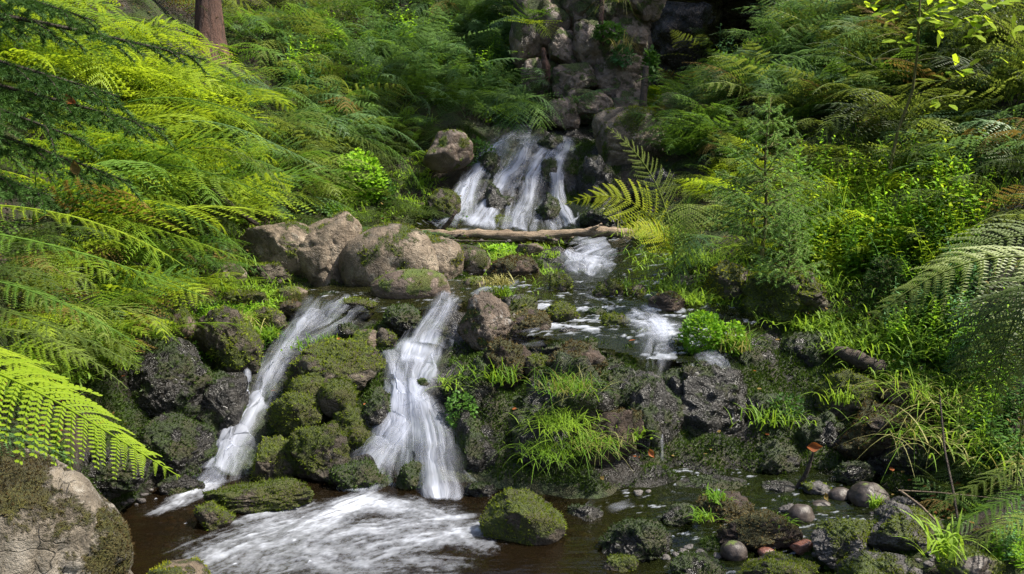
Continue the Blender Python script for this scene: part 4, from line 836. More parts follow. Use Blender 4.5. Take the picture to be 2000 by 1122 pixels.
# rest of the bracken: one mass filling in between and beyond the frame
def join(items):
    Vs, Fs, c = [], [], 0
    for V, F in items: Vs.append(V); Fs.append(F + c); c += len(V)
    return np.vstack(Vs), np.vstack(Fs)
def rotm(rx, ry, rz): return np.array(Matrix.Rotation(rz, 3, 'Z') @ Matrix.Rotation(ry, 3, 'Y') @ Matrix.Rotation(rx, 3, 'X'))
def fill():
    rg = np.random.default_rng(21); low = [frond_geo(rg, L=1., W=.32, pairs=13, npin=6, e0=rg.uniform(30, 60), e1=rg.uniform(-50, -10), side=rg.uniform(-.5, .5), tri=True, bare=.2, droop=.4) for _ in range(6)]
    sets = {k: [] for k in ('fern_mid', 'fern_grey', 'fern_olive', 'fern_dark')}; n = 0
    cand = np.stack([rg.uniform(-7, 7, 3000), rg.uniform(2.6, 15, 3000)], -1)
    for x, y in cand:
        h = float(H(x, y)); d = min(float(pdist(x, y, SL)), float(pdist(x, y, SR)), float(pdist(x, y, SX)))
        if d < 1.05 or math.hypot(x - TREE[0], y - TREE[1]) < .7 or (y < 5.2 and abs(x) < 2.3 + max(0, (y - 3.5) * .2)) or (1.0 < x < 4.2 and y > 9.7) or h < .9 or n > 900: continue
        n += 1; dh, sl_ = downhill(x, y); k = 'fern_dark' if x < -1.2 else 'fern_grey' if x < 1.5 else 'fern_olive'  # dark leaf colour stands in for shade in the gaps between ferns
        if rg.random() < .5: k = 'fern_dark'
        for j in range(5):
            V, F, _ = low[rg.integers(6)]; V = V * rg.uniform(.4, .66); Rm = rotm(rg.uniform(-.3, .3), rg.uniform(0, .4), dh + rg.uniform(-1.8, 1.8)); sets[k].append((V @ Rm.T + [x, y, h - .04], F[0]))
    for k, it in sets.items():
        if it:
            V, F = join(it); o = link('undergrowth', mesh_np('undergrowth', V, F, [M[k]], smooth=False)); tag(o, 'dense mass of bracken filling the banks behind the nearer ferns', 'undergrowth', kind='stuff')
fill()
# ------------------------------------------------------------------ small leafy ground plants, grass, moss carpet
def leaf_quads(p, d, up, L, Wd):
    """pointed oval leaves: 6-gons; arrays"""
    s = nrm(np.cross(d, up)); n = nrm(np.cross(s, d)); f = lambda a, b, c: p + d * (L * a)[:, None] + s * (Wd * b)[:, None] + n * (L * c)[:, None]
    return np.stack([f(0, 0, 0), f(.3, .5, .04), f(.7, .38, .02), f(1, 0, -.08), f(.7, -.38, .02), f(.3, -.5, .04)], 1).reshape(-1, 3)
def forb_geo(rg, h=.35, n=14, L=.07, Wf=.4):
    t = np.linspace(.15, 1, n); bend = rg.uniform(-.3, .3, 2); C = np.stack([bend[0] * h * t ** 2, bend[1] * h * t ** 2, h * t], -1)
    az = np.arange(n) * 2.4 + rg.uniform(0, 6); el = rg.uniform(-.3, .6, n); d = np.stack([np.cos(az) * np.cos(el), np.sin(az) * np.cos(el), np.sin(el)], -1)
    ll = L * (1.1 - .6 * t) * rg.uniform(.8, 1.2, n); V = leaf_quads(C, d, np.array([0, 0, 1.]), ll, ll * Wf); F = np.arange(len(V)).reshape(-1, 6)
    ts = np.linspace(0, 1, 6); S = np.stack([bend[0] * h * ts ** 2, bend[1] * h * ts ** 2, h * ts], -1); r = .0025
    ring = S[:, None] + r * np.array([[1, 0, 0], [-.5, .87, 0], [-.5, -.87, 0]])[None]; o = len(V); ii = o + np.arange(18).reshape(6, 3)
    return np.vstack([V, ring.reshape(-1, 3)]), F, np.stack([ii[:-1], np.roll(ii, -1, 1)[:-1], np.roll(ii, -1, 1)[1:], ii[1:]], -1).reshape(-1, 4)
def multi_forb(rg, stems, rad, h, n, L, Wf):
    Vs, F6, F4, c = [], [], [], 0
    for _ in range(stems):
        V, a, b = forb_geo(rg, h * rg.uniform(.6, 1.2), n, L, Wf); V = V + [rg.normal(0, rad), rg.normal(0, rad), 0]; Vs.append(V); F6.append(a + c); F4.append(b + c); c += len(V)
    return np.vstack(Vs), [np.vstack(F6), np.vstack(F4)]
rgp = np.random.default_rng(31)
FORB = [multi_forb(rgp, 7, .07, .30, 14, .065, .42) for _ in range(5)] + [multi_forb(rgp, 5, .06, .42, 20, .075, .28) for _ in range(3)]
region([(1380,300),(1700,320),(1880,400),(1800,520),(1560,540),(1400,460)], 44, 'lady', ['fern_lime', 'fern_yellow', 'fern_lime'], .46, 'small lime-green lady fern among the bright herbs of the right bank', 'small lime ferns of the right bank', nf=6, seed=14)  # bright leaf colours stand in for a patch of sun on this bank
LOWP = [multi_forb(rgp, 26, .09, .07, 7, .030, .8) for _ in range(5)]
_pm = {}
def plant(p, lib, v, m, size, name, label, group, cat='plant', rot=None):
    k = (id(lib), v, m)
    if k not in _pm: _pm[k] = mesh_np(name, lib[v][0], lib[v][1], [M[m]], smooth=False)
    o = link(name, _pm[k], loc=p, rot=(random.uniform(-.2, .2), random.uniform(-.2, .2), random.uniform(0, 6.3)), scale=size); return tag(o, label, cat, group)
def plants(poly, n, lib, mats, size, name, label, group, mind=10, seed=1):
    rg = np.random.default_rng(seed); pp = poly_pts(poly, n, rg, mind); g = G(pp[:, 0], pp[:, 1])
    for p in g:
        if p[1] < 15: plant((p[0], p[1], p[2] - .01), lib, int(rg.integers(len(lib))), mats[int(rg.integers(len(mats)))], size * rg.uniform(.75, 1.25), name, label, group)
plants([(1500,400),(1750,330),(1900,420),(1880,540),(1740,560),(1560,560)], 70, FORB, ['leaf_bright', 'leaf_yellow', 'leaf_bright', 'leaf_green'], .95, 'leafy_plant', 'bright green leafy herb right of the young spruces', 'bright herbs right of the young spruces', seed=41)
plants([(1640,560),(1900,500),(1960,700),(1880,800),(1780,740)], 46, FORB, ['leaf_green', 'leaf_bright', 'leaf_blue'], .60, 'leafy_plant', 'upright leafy herb under the arching right-hand fern', 'herbs under the arching fern', seed=42)
plants([(480,90),(700,90),(760,180),(700,260),(560,210)], 26, FORB, ['leaf_bright', 'leaf_blue'], 1.1, 'leafy_plant', 'bright broad-leaved herb among the bracken of the upper left slope', 'herbs of the upper left slope', seed=43)
plants([(700,60),(1010,60),(1050,200),(850,230)], 34, FORB, ['leaf_green', 'leaf_blue', 'leaf_bright'], 1.2, 'leafy_plant', 'green leafy herb among the bracken left of the cliff', 'herbs left of the cliff', seed=44)
plants([(1350,20),(2000,0),(2000,120),(1700,180),(1400,160)], 40, FORB, ['leaf_green', 'leaf_blue'], 1.1, 'leafy_plant', 'green leafy herb among the bracken high on the right bank', 'herbs high on the right bank', seed=45)
plants([(1900,640),(2000,640),(2000,1000),(1900,1000)], 14, FORB, ['leaf_green', 'leaf_bright'], .6, 'leafy_plant', 'leafy herb at the right edge beneath the drooping fern', 'herbs at the right edge', seed=46)
plants([(380,600),(500,600),(500,680),(400,690)], 40, LOWP, ['leaf_bright', 'leaf_green'], .8, 'clover_clump', 'small-leaved green mat on the overhanging rock at left', 'green mats on the left overhanging rock', mind=6, seed=47)
def dome_clump(px, py, wpx, hpx, label, m, Y=None, L=.022, n=900, lift=0., name='clover_clump'):
    g = G([px], [py + hpx * .4])[0]; Y = Y or g[1]; c = P(px, py, Y); rg = np.random.default_rng(int(px + py)); a, b = pxm(wpx, Y) / 2, pxm(hpx, Y) / 2
    d = nrm(rg.normal(size=(n, 3)) * [1, 1, 1]); d[:, 1] = -np.abs(d[:, 1]) * np.where(rg.random(n) < .8, 1, -1); r = rg.uniform(.7, 1.05, n)[:, None] * (1 + .25 * fbm(d * 2 + px, 4, 3))[:, None]
    p = d * r * [a, a * .8, b]; dd = nrm(d * .6 + rg.normal(size=(n, 3)) * .5 + [0, -.1, .25]); ll = L * rg.uniform(.6, 1.3, n)
    V = leaf_quads(p, dd, nrm(np.array([0, -.4, 1.])), ll, ll * .85); o = link(name, mesh_np(name, V, np.arange(len(V)).reshape(-1, 6), [M[m]], smooth=False), loc=tuple(c + [0, -.03, 0]))
    return tag(o, label, 'plant')
dome_clump(705, 350, 95, 100, 'bright green cushion of round leaves on the dark bank left of the upper waterfall', 'leaf_bright', L=.035, n=1400)
dome_clump(745, 375, 60, 60, 'smaller round-leaved cushion just right of the bright green one', 'leaf_green', L=.03, n=700)
dome_clump(655, 412, 34, 26, 'tiny bright green clump on the bank above the boulder row', 'leaf_bright', L=.025, n=250)
dome_clump(1368, 652, 80, 90, 'rounded bright green clover clump beside the seeping rock', 'leaf_bright', L=.018, n=1700)
dome_clump(1425, 660, 60, 70, 'looser yellow-green clump touching the rounded clover clump', 'leaf_bright', L=.02, n=500)
dome_clump(1190, 65, 60, 34, 'round-leaved green clump growing on the cliff face', 'leaf_green', Y=9.7, L=.04, n=600)
dome_clump(1215, 110, 40, 40, 'blue-green clump on the cliff under the hanging grass', 'leaf_blue', Y=9.6, L=.04, n=350)
dome_clump(1268, 130, 26, 60, 'dark green clump on the right corner of the cliff', 'leaf_green', Y=9.5, L=.05, n=300)
dome_clump(1275, 190, 30, 34, 'yellow clump of moss leaves between the cliff and the right bank', 'leaf_yellow', Y=9.6, L=.04, n=400)
dome_clump(930, 300, 70, 50, 'small-leaved green clump at the top left of the upper waterfall', 'leaf_green', L=.03, n=500)
dome_clump(985, 485, 60, 16, 'low cress clump in the shallow water before the log', 'leaf_bright', L=.025, n=250)
dome_clump(900, 800, 60, 80, 'creeping round-leaved plant on the flank beside the right waterfall', 'leaf_green', L=.016, n=420)
dome_clump(1530, 790, 70, 50, 'creeping cress on the mossy rock right of the seeping face', 'leaf_green', L=.016, n=260)
def blades(rg, n, L, spread, wd=.0035, droop=1., base=.03, bias=(0, 0)):
    k = 6; t = np.linspace(0, 1, k); az = rg.uniform(0, 6.28, n); l = L * rg.uniform(.5, 1.15, n); lean = rg.uniform(.15, 1., n) * spread; dr = rg.uniform(.3, 1.2, n) * droop
    hz = l[:, None] * (lean[:, None] * t + .35 * t ** 2 * dr[:, None]); zz = l[:, None] * (t * np.sqrt(np.maximum(0.05, 1 - lean ** 2))[:, None] - .65 * dr[:, None] * t ** 2.2)
    d = np.stack([np.cos(az), np.sin(az)], -1) + np.array(bias); d = d / np.maximum(np.linalg.norm(d, axis=1, keepdims=True), .3)
    b = rg.normal(0, base, (n, 2)); C = np.stack([b[:, :1] + d[:, :1] * hz, b[:, 1:] + d[:, 1:] * hz, zz], -1); s = np.stack([-d[:, 1], d[:, 0], 0 * az], -1)[:, None]
    ww = (wd * (1 - t) ** .7 + .0004)[None, :, None] * rg.uniform(.7, 1.3, n)[:, None, None]; V = np.stack([C - s * ww, C + s * ww], 2).reshape(-1, 3); ii = np.arange(n * k * 2).reshape(n, k, 2)
    F = np.stack([ii[:, :-1, 0], ii[:, :-1, 1], ii[:, 1:, 1], ii[:, 1:, 0]], -1).reshape(-1, 4); return V, F
def tuft(px, py, L, n, label, m='grass', spread=.8, droop=1., base=.03, Y=None, bias=(0, 0), group=None, wd=.0035, lift=.03, m2=None):
    g = G([px], [py])[0] if Y is None else P(px, py, Y); rg = np.random.default_rng(int(px * 3 + py)); V, F = blades(rg, n, L, spread, wd, droop, base, bias)
    o = link('grass_tuft', mesh_np('grass_tuft', V, F, [M[m]] + ([M[m2]] if m2 else []), midx=(np.repeat(rg.random(n) < .35, 5).astype(int) if m2 else None), smooth=False), loc=(g[0], g[1] - .04, g[2] + lift)); return tag(o, label, 'grass tuft', group)
tuft(1110, 775, .16, 260, 'big bright tuft of grass on the front of the central rock', spread=1.0, droop=1.0, base=.07, bias=(0, -.3), lift=.05, Y=3.80, wd=.0017, m2='straw')
tuft(1095, 835, .16, 260, 'middle part of the hanging grass on the central rock', spread=1.0, droop=1.3, base=.08, bias=(0, -.4), lift=.03, Y=3.74, wd=.0017)
tuft(1150, 870, .15, 240, 'lower part-straw tuft trailing down the right of the central rock', spread=1.0, droop=1.5, base=.08, bias=(.05, -.4), Y=3.70, m2='straw', wd=.0017)
tuft(1075, 890, .13, 160, 'lowest thin part of the hanging grass near the waterline', spread=1.0, droop=1.6, base=.07, bias=(0, -.4), Y=3.66, wd=.0017)
tuft(1425, 690, .20, 220, 'reddish-green tuft of grass right of the clover clump', spread=.7, droop=.9, base=.05, m2='straw')
tuft(525, 665, .13, 120, 'bright little tuft beside the head of the left waterfall', spread=.8, base=.04)
tuft(640, 680, .09, 160, 'short grass on top of the grassy dome of the island', spread=.9, base=.10)
tuft(700, 740, .08, 90, 'sparse grass on the right side of the island dome', spread=.9, base=.06)
tuft(975, 555, .11, 130, 'pale tuft on the white-streaked boulder', m='straw', spread=.7, base=.04, lift=.0, Y=4.8)
tuft(985, 575, .12, 90, 'thin green tuft right of the pale tuft on the streaked boulder', spread=.6, base=.03, lift=0., Y=4.8)
tuft(1230, 575, .12, 200, 'bright tuft at the right edge of the middle stream', spread=.7, base=.08)
tuft(1090, 480, .12, 90, 'small tuft at the sharp-edged slab by the log', spread=.7, base=.05)
tuft(960, 750, .20, 110, 'upright tuft left of the central rock', spread=.6, base=.06)
tuft(890, 760, .14, 60, 'sparse grass by the middle of the right waterfall', spread=.8, base=.06)
tuft(1240, 860, .12, 60, 'small tuft on the brown rib of rock', spread=.8, base=.03)
tuft(1390, 985, .07, 70, 'bright short tuft on the head of the brown mound', spread=.8, base=.02, Y=3.2, lift=.04)
tuft(1370, 1020, .07, 50, 'short tuft at the front of the brown mound', spread=.8, base=.02, Y=3.1)
tuft(1520, 1030, .06, 60, 'short tuft on the tail of the brown mound', spread=.8, base=.02, Y=3.05)
tuft(1705, 1000, .09, 40, 'thin green tuft before the largest brown cobble', spread=.4, base=.012, Y=3.05)
tuft(1630, 790, .18, 60, 'thin upright grass beside the twig with the orange leaf', spread=.5, base=.04)
tuft(1500, 830, .16, 80, 'upright thin grass on the mossy rock right of the seeping face', spread=.6, base=.08)
tuft(1340, 600, .18, 120, 'grass at the right end of the dark red boulder', spread=.7, base=.06)
tuft(1700, 690, .22, 120, 'long arching grass above the driftwood', spread=.9, base=.08)
tuft(1830, 780, .22, 260, 'pale grass arching over the right bank', m='grass', spread=1.1, droop=1.2, base=.12, bias=(-.6, -.5), m2='straw', wd=.0022)
tuft(1780, 840, .20, 240, 'hanging straw and green grass at the lip of the black hollow', m='grass', spread=.9, droop=1.7, base=.10, bias=(-.2, -.8), m2='straw')
tuft(1930, 890, .26, 220, 'long grass under the drooping fern at right', m='grass', spread=.8, droop=1.4, base=.12, m2='straw')
tuft(1650, 450, .45, 160, 'tall yellow-green grass among the bright herbs', m='grass', spread=.6, droop=.8, base=.20)
tuft(1300, 470, .30, 300, 'soft long grass under the pale fern of the right bank', m='grass', spread=.9, droop=1.2, base=.18, m2='straw')
tuft(1380, 520, .28, 320, 'lush grass behind the golden-mossed rock', m='grass', spread=.9, droop=1.2, base=.20)
tuft(1560, 560, .22, 260, 'grass on the long mossy hump', m='grass', spread=.9, droop=1.2, base=.18)
tuft(480, 640, .22, 160, 'dry hanging grass at the edge of the left overhanging rock', m='straw', spread=.8, droop=1.7, base=.05, bias=(.4, -.5), m2='grass')
tuft(1205, 10, .6, 60, 'long straw-coloured grass hanging down the cliff', m='straw', spread=.25, droop=2.1, base=.05, Y=9.7, bias=(0, -.6), wd=.004, m2='grass')
tuft(1215, 105, .32, 60, 'golden grass hanging in the middle of the cliff', m='straw', spread=.5, droop=1.7, base=.05, Y=9.6, bias=(0, -.6), wd=.006)
tuft(1830, 1090, .22, 40, 'few broad green blades at the bottom right', spread=.6, base=.03, wd=.006, Y=2.5)
# grass and moss ground cover in the gaps
def cover():
    rg = np.random.default_rng(55)
    polys = [([(1240,480),(1700,430),(1760,620),(1640,700),(1480,620),(1260,580)], 260, 'grass', .13), ([(0,500),(560,420),(560,560),(380,620),(250,720),(0,820)], 260, 'grass', .12), ([(1560,620),(1900,600),(1950,850),(1750,780)], 180, 'grass', .12),
             ([(560,400),(850,300),(850,430),(700,440)], 120, 'grass', .12), ([(940,480),(1080,480),(1080,590),(980,580)], 90, 'grass', .07), ([(400,560),(560,570),(540,640),(430,650)], 70, 'grass', .07), ([(600,0),(1050,0),(1000,250),(700,250)], 160, 'grass', .22), ([(1350,100),(1990,60),(1990,450),(1400,400)], 300, 'grass', .22)]
    items = []
    for poly, n, m, L in polys:
        pp = poly_pts(poly, n, rg); g = G(pp[:, 0], pp[:, 1])
        for p in g:
            V, F = blades(rg, 16, L * rg.uniform(.6, 1.3), .9, .003 + .0004 * p[1], 1.1, .05); items.append((V + p + [0, 0, .01], F))
    V, F = join(items); o = link('grass', mesh_np('grass', V, F, [M['grass']], smooth=False)); tag(o, 'short green grass growing between the ferns and stones', 'grass', kind='stuff')
    # small leaves carpeting the banks
    n = 46000; px = rg.uniform(-20, 2020, n); py = rg.uniform(-10, 900, n); g = G(px, py)
    q = np.minimum(np.minimum(pdist(g[:, 0], g[:, 1], SL), pdist(g[:, 0], g[:, 1], SR)), pdist(g[:, 0], g[:, 1], SX)); ok = (q > .75) & (g[:, 1] < 15) & (fbm(g * 2.5, 71, 3) > -.25); g = g[ok]; n = len(g)
    az = rg.uniform(0, 6.28, n); el = rg.uniform(-.2, .8, n); d = np.stack([np.cos(az) * np.cos(el), np.sin(az) * np.cos(el), np.sin(el)], -1); ll = rg.uniform(.012, .030, n) * (.6 + g[:, 1] * .09)
    V = leaf_quads(g + np.stack([0 * az, 0 * az, rg.uniform(.0, .12, n)], -1), d, np.array([0, 0, 1.]), ll, ll * .6); F = np.arange(len(V)).reshape(-1, 6)
    z = rg.random(n); mi = np.where(z < .3, 0, np.where(z < .9, 1, 2))  # mostly dark leaves, so the shade under the ferns is in their colour
    o = link('ground_cover', mesh_np('ground_cover', V, F, [M['leaf_green'], M['fern_dark'], M['fern_brown']], mi, smooth=False)); tag(o, 'small leaves and litter carpeting the banks', 'ground cover', kind='stuff')
cover()
# ------------------------------------------------------------------ single large fronds near the camera and by the stream
def hero(name, label, fr, cat='fern'):
    """fr: list of (four photo points with distances, width, material, options)"""
    o = bpy.data.objects.new(name, None); COL.objects.link(o); b = P(*fr[0][0][0]); o.location = tuple(b); tag(o, label, cat); rg = np.random.default_rng(int(abs(b[0]) * 1000) + len(label))
    for pts, W, m, kw in fr:
        c = [P(*p) - b for p in pts]; a = dict(pairs=20, npin=11, tri=True, bare=.08, droop=.25); a.update(kw); V, F, nf = frond_geo(rg, W=W, curve=c, **a); link('frond', mesh_np('frond', V, F, [M[m]], smooth=False), o)
    return o
hero('bracken_fern', 'near lime-green bracken frond reaching over the pale corner rock', [
    ([(-90,700,1.75),(60,740,1.72),(200,840,1.70),(352,932,1.72)], .155, 'fern_yellow', dict(pairs=20, npin=11, lobed=True, droop=.6, pf=.56, lean=-.35)),
    ([(-120,650,1.9),(0,690,1.9),(80,720,1.9),(170,790,1.9)], .12, 'fern_lime', dict(pairs=20, npin=12, lobed=True, pf=.5)),
    ([(-120,830,1.8),(-40,840,1.8),(60,850,1.8),(150,905,1.8)], .10, 'fern_grey', dict(pairs=18))])
hero('bracken_fern', 'long olive bracken fronds trailing over the left bank above the near lime frond', [
    ([(-60,540,2.5),(80,560,2.5),(180,620,2.5),(300,690,2.55)], .13, 'fern_mid', {}), ([(-60,590,2.4),(60,620,2.4),(180,660,2.4),(270,720,2.4)], .12, 'fern_olive', {}),
    ([(-60,450,2.8),(100,470,2.8),(260,520,2.8),(420,590,2.9)], .15, 'fern_mid', {}), ([(-60,640,2.3),(40,640,2.3),(140,660,2.3),(250,760,2.3)], .11, 'fern_olive', {}), ([(-60,400,3.0),(100,400,3.),(240,440,3.),(360,520,3.)], .16, 'fern_lime', {})])
hero('bracken_fern', 'long feathery fronds drooping over the boulder row from the left', [
    ([(200,380,4.6),(320,380,4.6),(450,440,4.6),(540,560,4.7)], .22, 'fern_mid', {}), ([(240,330,4.9),(350,300,4.9),(480,360,5.),(560,400,5.)], .22, 'fern_mid', {}), ([(180,420,4.4),(300,440,4.4),(400,480,4.4),(520,520,4.5)], .26, 'fern_lime', {}),
    ([(350,240,5.6),(450,220,5.6),(560,300,5.6),(640,330,5.6)], .34, 'fern_grey', {}), ([(380,290,5.6),(470,280,5.6),(540,330,5.6),(575,400,5.6)], .30, 'fern_olive', {}), ([(250,200,5.),(380,170,5.),(500,220,5.),(570,290,5.1)], .34, 'fern_mid', {})])
hero('bracken_fern', 'yellow-green bracken with one frond pointing left across the upper waterfall', [
    ([(1320,520,5.3),(1290,420,5.3),(1230,350,5.3),(1102,400,5.3)], 0.24, 'fern_gold', dict(pairs=20, bare=.3, lean=-.95, pf=.55)), ([(1320,520,5.3),(1310,440,5.3),(1300,330,5.3),(1185,248,5.2)], .18, 'fern_pale', dict(pairs=22, bare=.35, droop=.1, lean=-1.)),
    ([(1320,520,5.3),(1310,480,5.2),(1280,430,5.2),(1205,445,5.2)], .17, 'fern_gold', dict(bare=.2, lean=-.8, pf=.5)), ([(1320,530,5.3),(1330,460,5.2),(1335,420,5.1),(1350,375,5.1)], .16, 'fern_mid', dict(bare=.2)), ([(1320,530,5.2),(1290,490,5.1),(1240,480,5.1),(1190,500,5.1)], .14, 'fern_mid', dict(bare=.2))])
hero('bracken_fern', 'pale grey-green fern drooping just right of the yellow-green bracken', [
    ([(1345,400,4.9),(1350,390,4.8),(1340,440,4.7),(1325,520,4.7)], .22, 'fern_pale', dict(bare=0.05, pf=.5)), ([(1380,470,4.9),(1370,430,4.8),(1330,500,4.7),(1310,585,4.7)], .20, 'fern_grey', dict(pf=.5)), ([(1390,480,4.9),(1410,470,4.8),(1330,480,4.7),(1240,540,4.8)], .16, 'fern_mid', {}), ([(1420,400,5.4),(1440,350,5.3),(1480,350,5.3),(1515,365,5.2)], .18, 'fern_pale', dict(lean=-.9))])
hero('bracken_fern', 'large arching bracken leaning in from the right over the bank', [
    ([(2080,520,2.7),(1950,470,2.7),(1800,520,2.7),(1665,660,2.75)], .17, 'fern_olive', dict(pairs=24, npin=13, droop=.9, lean=-.7, pf=.5)), ([(2080,600,2.5),(1980,540,2.5),(1900,600,2.5),(1850,780,2.5)], .20, 'fern_dark', dict(pairs=22, npin=12, droop=.9, lean=-.5, pf=.5)),
    ([(2080,560,2.4),(2000,540,2.4),(1950,640,2.4),(1930,900,2.4)], .20, 'fern_dark', dict(lean=-.4, pf=.5, pairs=22, npin=12, droop=.6)), ([(2100,700,2.3),(2040,640,2.3),(1990,760,2.3),(1985,960,2.3)], .14, 'fern_dark', dict(pairs=20, npin=12, droop=.6)),
    ([(2080,470,2.9),(1980,440,2.9),(1880,480,2.9),(1780,560,2.9)], .18, 'fern_pale', dict(pairs=24, droop=.7, lean=-.8, pf=.5)), ([(2080,640,2.6),(1980,600,2.6),(1900,700,2.6),(1870,860,2.6)], .18, 'fern_olive', dict(pairs=24, droop=.5, lean=-.5, pf=.5))])
hero('bracken_fern', 'brown-edged fern lying low at the bottom right', [
    ([(2060,900,2.6),(1980,900,2.6),(1880,960,2.6),(1800,1010,2.6)], .11, 'fern_olive', {}), ([(2060,960,2.5),(1980,960,2.5),(1900,1000,2.5),(1820,1060,2.5)], .10, 'fern_mid', {}), ([(2060,1010,2.3),(2000,1000,2.3),(1930,1030,2.3),(1880,1090,2.3)], .08, 'fern_olive', {})])
hero('shield_fern', 'pale fern drooping over the dark bank beside the overhanging boulder', [
    ([(690,250,8.),(740,230,7.9),(800,260,7.9),(830,300,7.9)], .34, 'fern_grey', {}), ([(700,270,7.9),(760,270,7.8),(810,320,7.8),(835,400,7.8)], .26, 'fern_mid', {}), ([(690,260,7.9),(720,280,7.8),(760,300,7.8),(790,350,7.8)], .26, 'fern_olive', {})])
hero('shield_fern', 'large pale fern spreading just above the crest of the upper waterfall', [
    ([(1020,200,9.0),(1000,160,8.9),(960,190,8.8),(940,235,8.8)], .5, 'fern_grey', {}), ([(1020,200,9.0),(1030,170,8.9),(1080,190,8.8),(1105,255,8.8)], .45, 'fern_grey', {}), ([(1020,200,9.0),(1010,190,8.8),(1015,220,8.7),(1010,265,8.7)], .45, 'fern_grey', {}), ([(1020,200,9.0),(1000,180,8.8),(975,220,8.7),(985,262,8.7)], .4, 'fern_mid', {}), ([(1020,200,9.0),(1040,190,8.8),(1060,220,8.7),(1060,262,8.7)], .4, 'fern_mid', {})])
hero('shield_fern', 'yellow-green fern growing at the top left of the cliff', [
    ([(1030,50,9.9),(1020,10,9.8),(1060,10,9.7),(1095,50,9.6)], .4, 'fern_mid', {}), ([(1030,50,9.9),(1030,30,9.8),(1060,40,9.7),(1070,75,9.6)], .4, 'fern_lime', {}), ([(1030,50,9.9),(1000,20,9.8),(980,30,9.7),(960,60,9.6)], .4, 'fern_grey', {})])
# ------------------------------------------------------------------ trees
def tube(path, rads, k=8, rough=0., seed=0):
    C = np.array(path, float); T = nrm(np.gradient(C, axis=0)); a = np.array([0, 0, 1.]) if abs(T[0, 2]) < .9 else np.array([1., 0, 0]); S = nrm(np.cross(T, a)); N = np.cross(S, T); an = np.linspace(0, 2 * np.pi, k, endpoint=False)
    r = np.asarray(rads, float)[:, None] * np.ones(k); V = C[:, None] + (r[..., None]) * (np.cos(an)[None, :, None] * S[:, None] + np.sin(an)[None, :, None] * N[:, None])
    if rough: V = V + nrm(V - C[:, None]) * (fbm(V * 9 / max(.02, float(np.max(rads)) * 8), seed, 3) * rough)[..., None]
    n = len(C); ii = np.arange(n * k).reshape(n, k); F = np.stack([ii[:-1], np.roll(ii, -1, 1)[:-1], np.roll(ii, -1, 1)[1:], ii[1:]], -1).reshape(-1, 4)
    V = np.vstack([V.reshape(-1, 3), C[:1], C[-1:]]); c0, c1 = n * k, n * k + 1
    caps = np.vstack([np.stack([ii[0], np.roll(ii[0], -1), 0 * ii[0] + c0], -1), np.stack([ii[-1], np.roll(ii[-1], -1), 0 * ii[-1] + c1], -1)]); return V, [F, caps]
def needle_twig(C, rg, dens=900, nl=.014, wd=.0016):
    """needles all round a twig path C"""
    L = np.linalg.norm(np.diff(C, axis=0), axis=1).sum(); n = max(6, int(L * dens)); t = rg.uniform(0, 1, n); i = t * (len(C) - 1); a = i.astype(int).clip(0, len(C) - 2); f = (i - a)[:, None]
    p = C[a] * (1 - f) + C[a + 1] * f; T = nrm(C[a + 1] - C[a]); r = nrm(np.cross(T, rg.normal(size=(n, 3)))); d = nrm(r * .85 + T * .7 + [0, 0, .12]); l = nl * rg.uniform(.7, 1.2, n)[:, None]; s = nrm(np.cross(d, rg.normal(size=(n, 3)))) * wd
    return np.stack([p - s, p + s, p + d * l], 1).reshape(-1, 3)
def spruce_branch_geo(rg, L, ntw, tl, droop, dens=900, nl=.014, wd=.0016, sub=True):
    t = np.linspace(0, 1, 14); C = np.stack([L * t, .06 * L * np.sin(t * 3 + rg.uniform(0, 6)), -droop * L * t ** 1.5], -1); rad = .010 * L * (1 - t) + .0018; V, F = tube(C, rad, 6)
    nv = [needle_twig(C[5:], rg, dens, nl, wd)]; wV, wF, c = [V], [F[0]], len(V)
    for k in range(ntw):
        u = .12 + .86 * (k + .5) / ntw; i = u * 13; a = int(i); p = C[a] * (1 - i + a) + C[min(a + 1, 13)] * (i - a); sg = 1 if k % 2 else -1; ll = tl * (1.08 - u * .75) * rg.uniform(.75, 1.2); ang = R(rg.uniform(42, 62)); s = np.linspace(0, 1, 6)
        q = p + np.stack([math.cos(ang) * ll * s, sg * math.sin(ang) * ll * s, -ll * (.25 + rg.uniform(0, .35)) * s ** 1.4], -1); nv.append(needle_twig(q, rg, dens, nl, wd))
        V, F = tube(q, .0026 * (1 - s) + .0009, 4); wV.append(V); wF.append(F[0] + c); c += len(V)
        if sub and ll > .12:
            for h in (.35, .6):
                for g2 in (-1, 1):
                    b = q[int(h * 5)]; l3 = ll * .42; s3 = np.linspace(0, 1, 4); a3 = sg * ang + g2 * R(48); q3 = b + np.stack([math.cos(a3) * l3 * s3, math.sin(a3) * l3 * s3, -l3 * .3 * s3], -1); nv.append(needle_twig(q3, rg, dens, nl, wd))
    NV = np.vstack(nv); return (NV, np.arange(len(NV)).reshape(-1, 3)), (np.vstack(wV), np.vstack(wF))
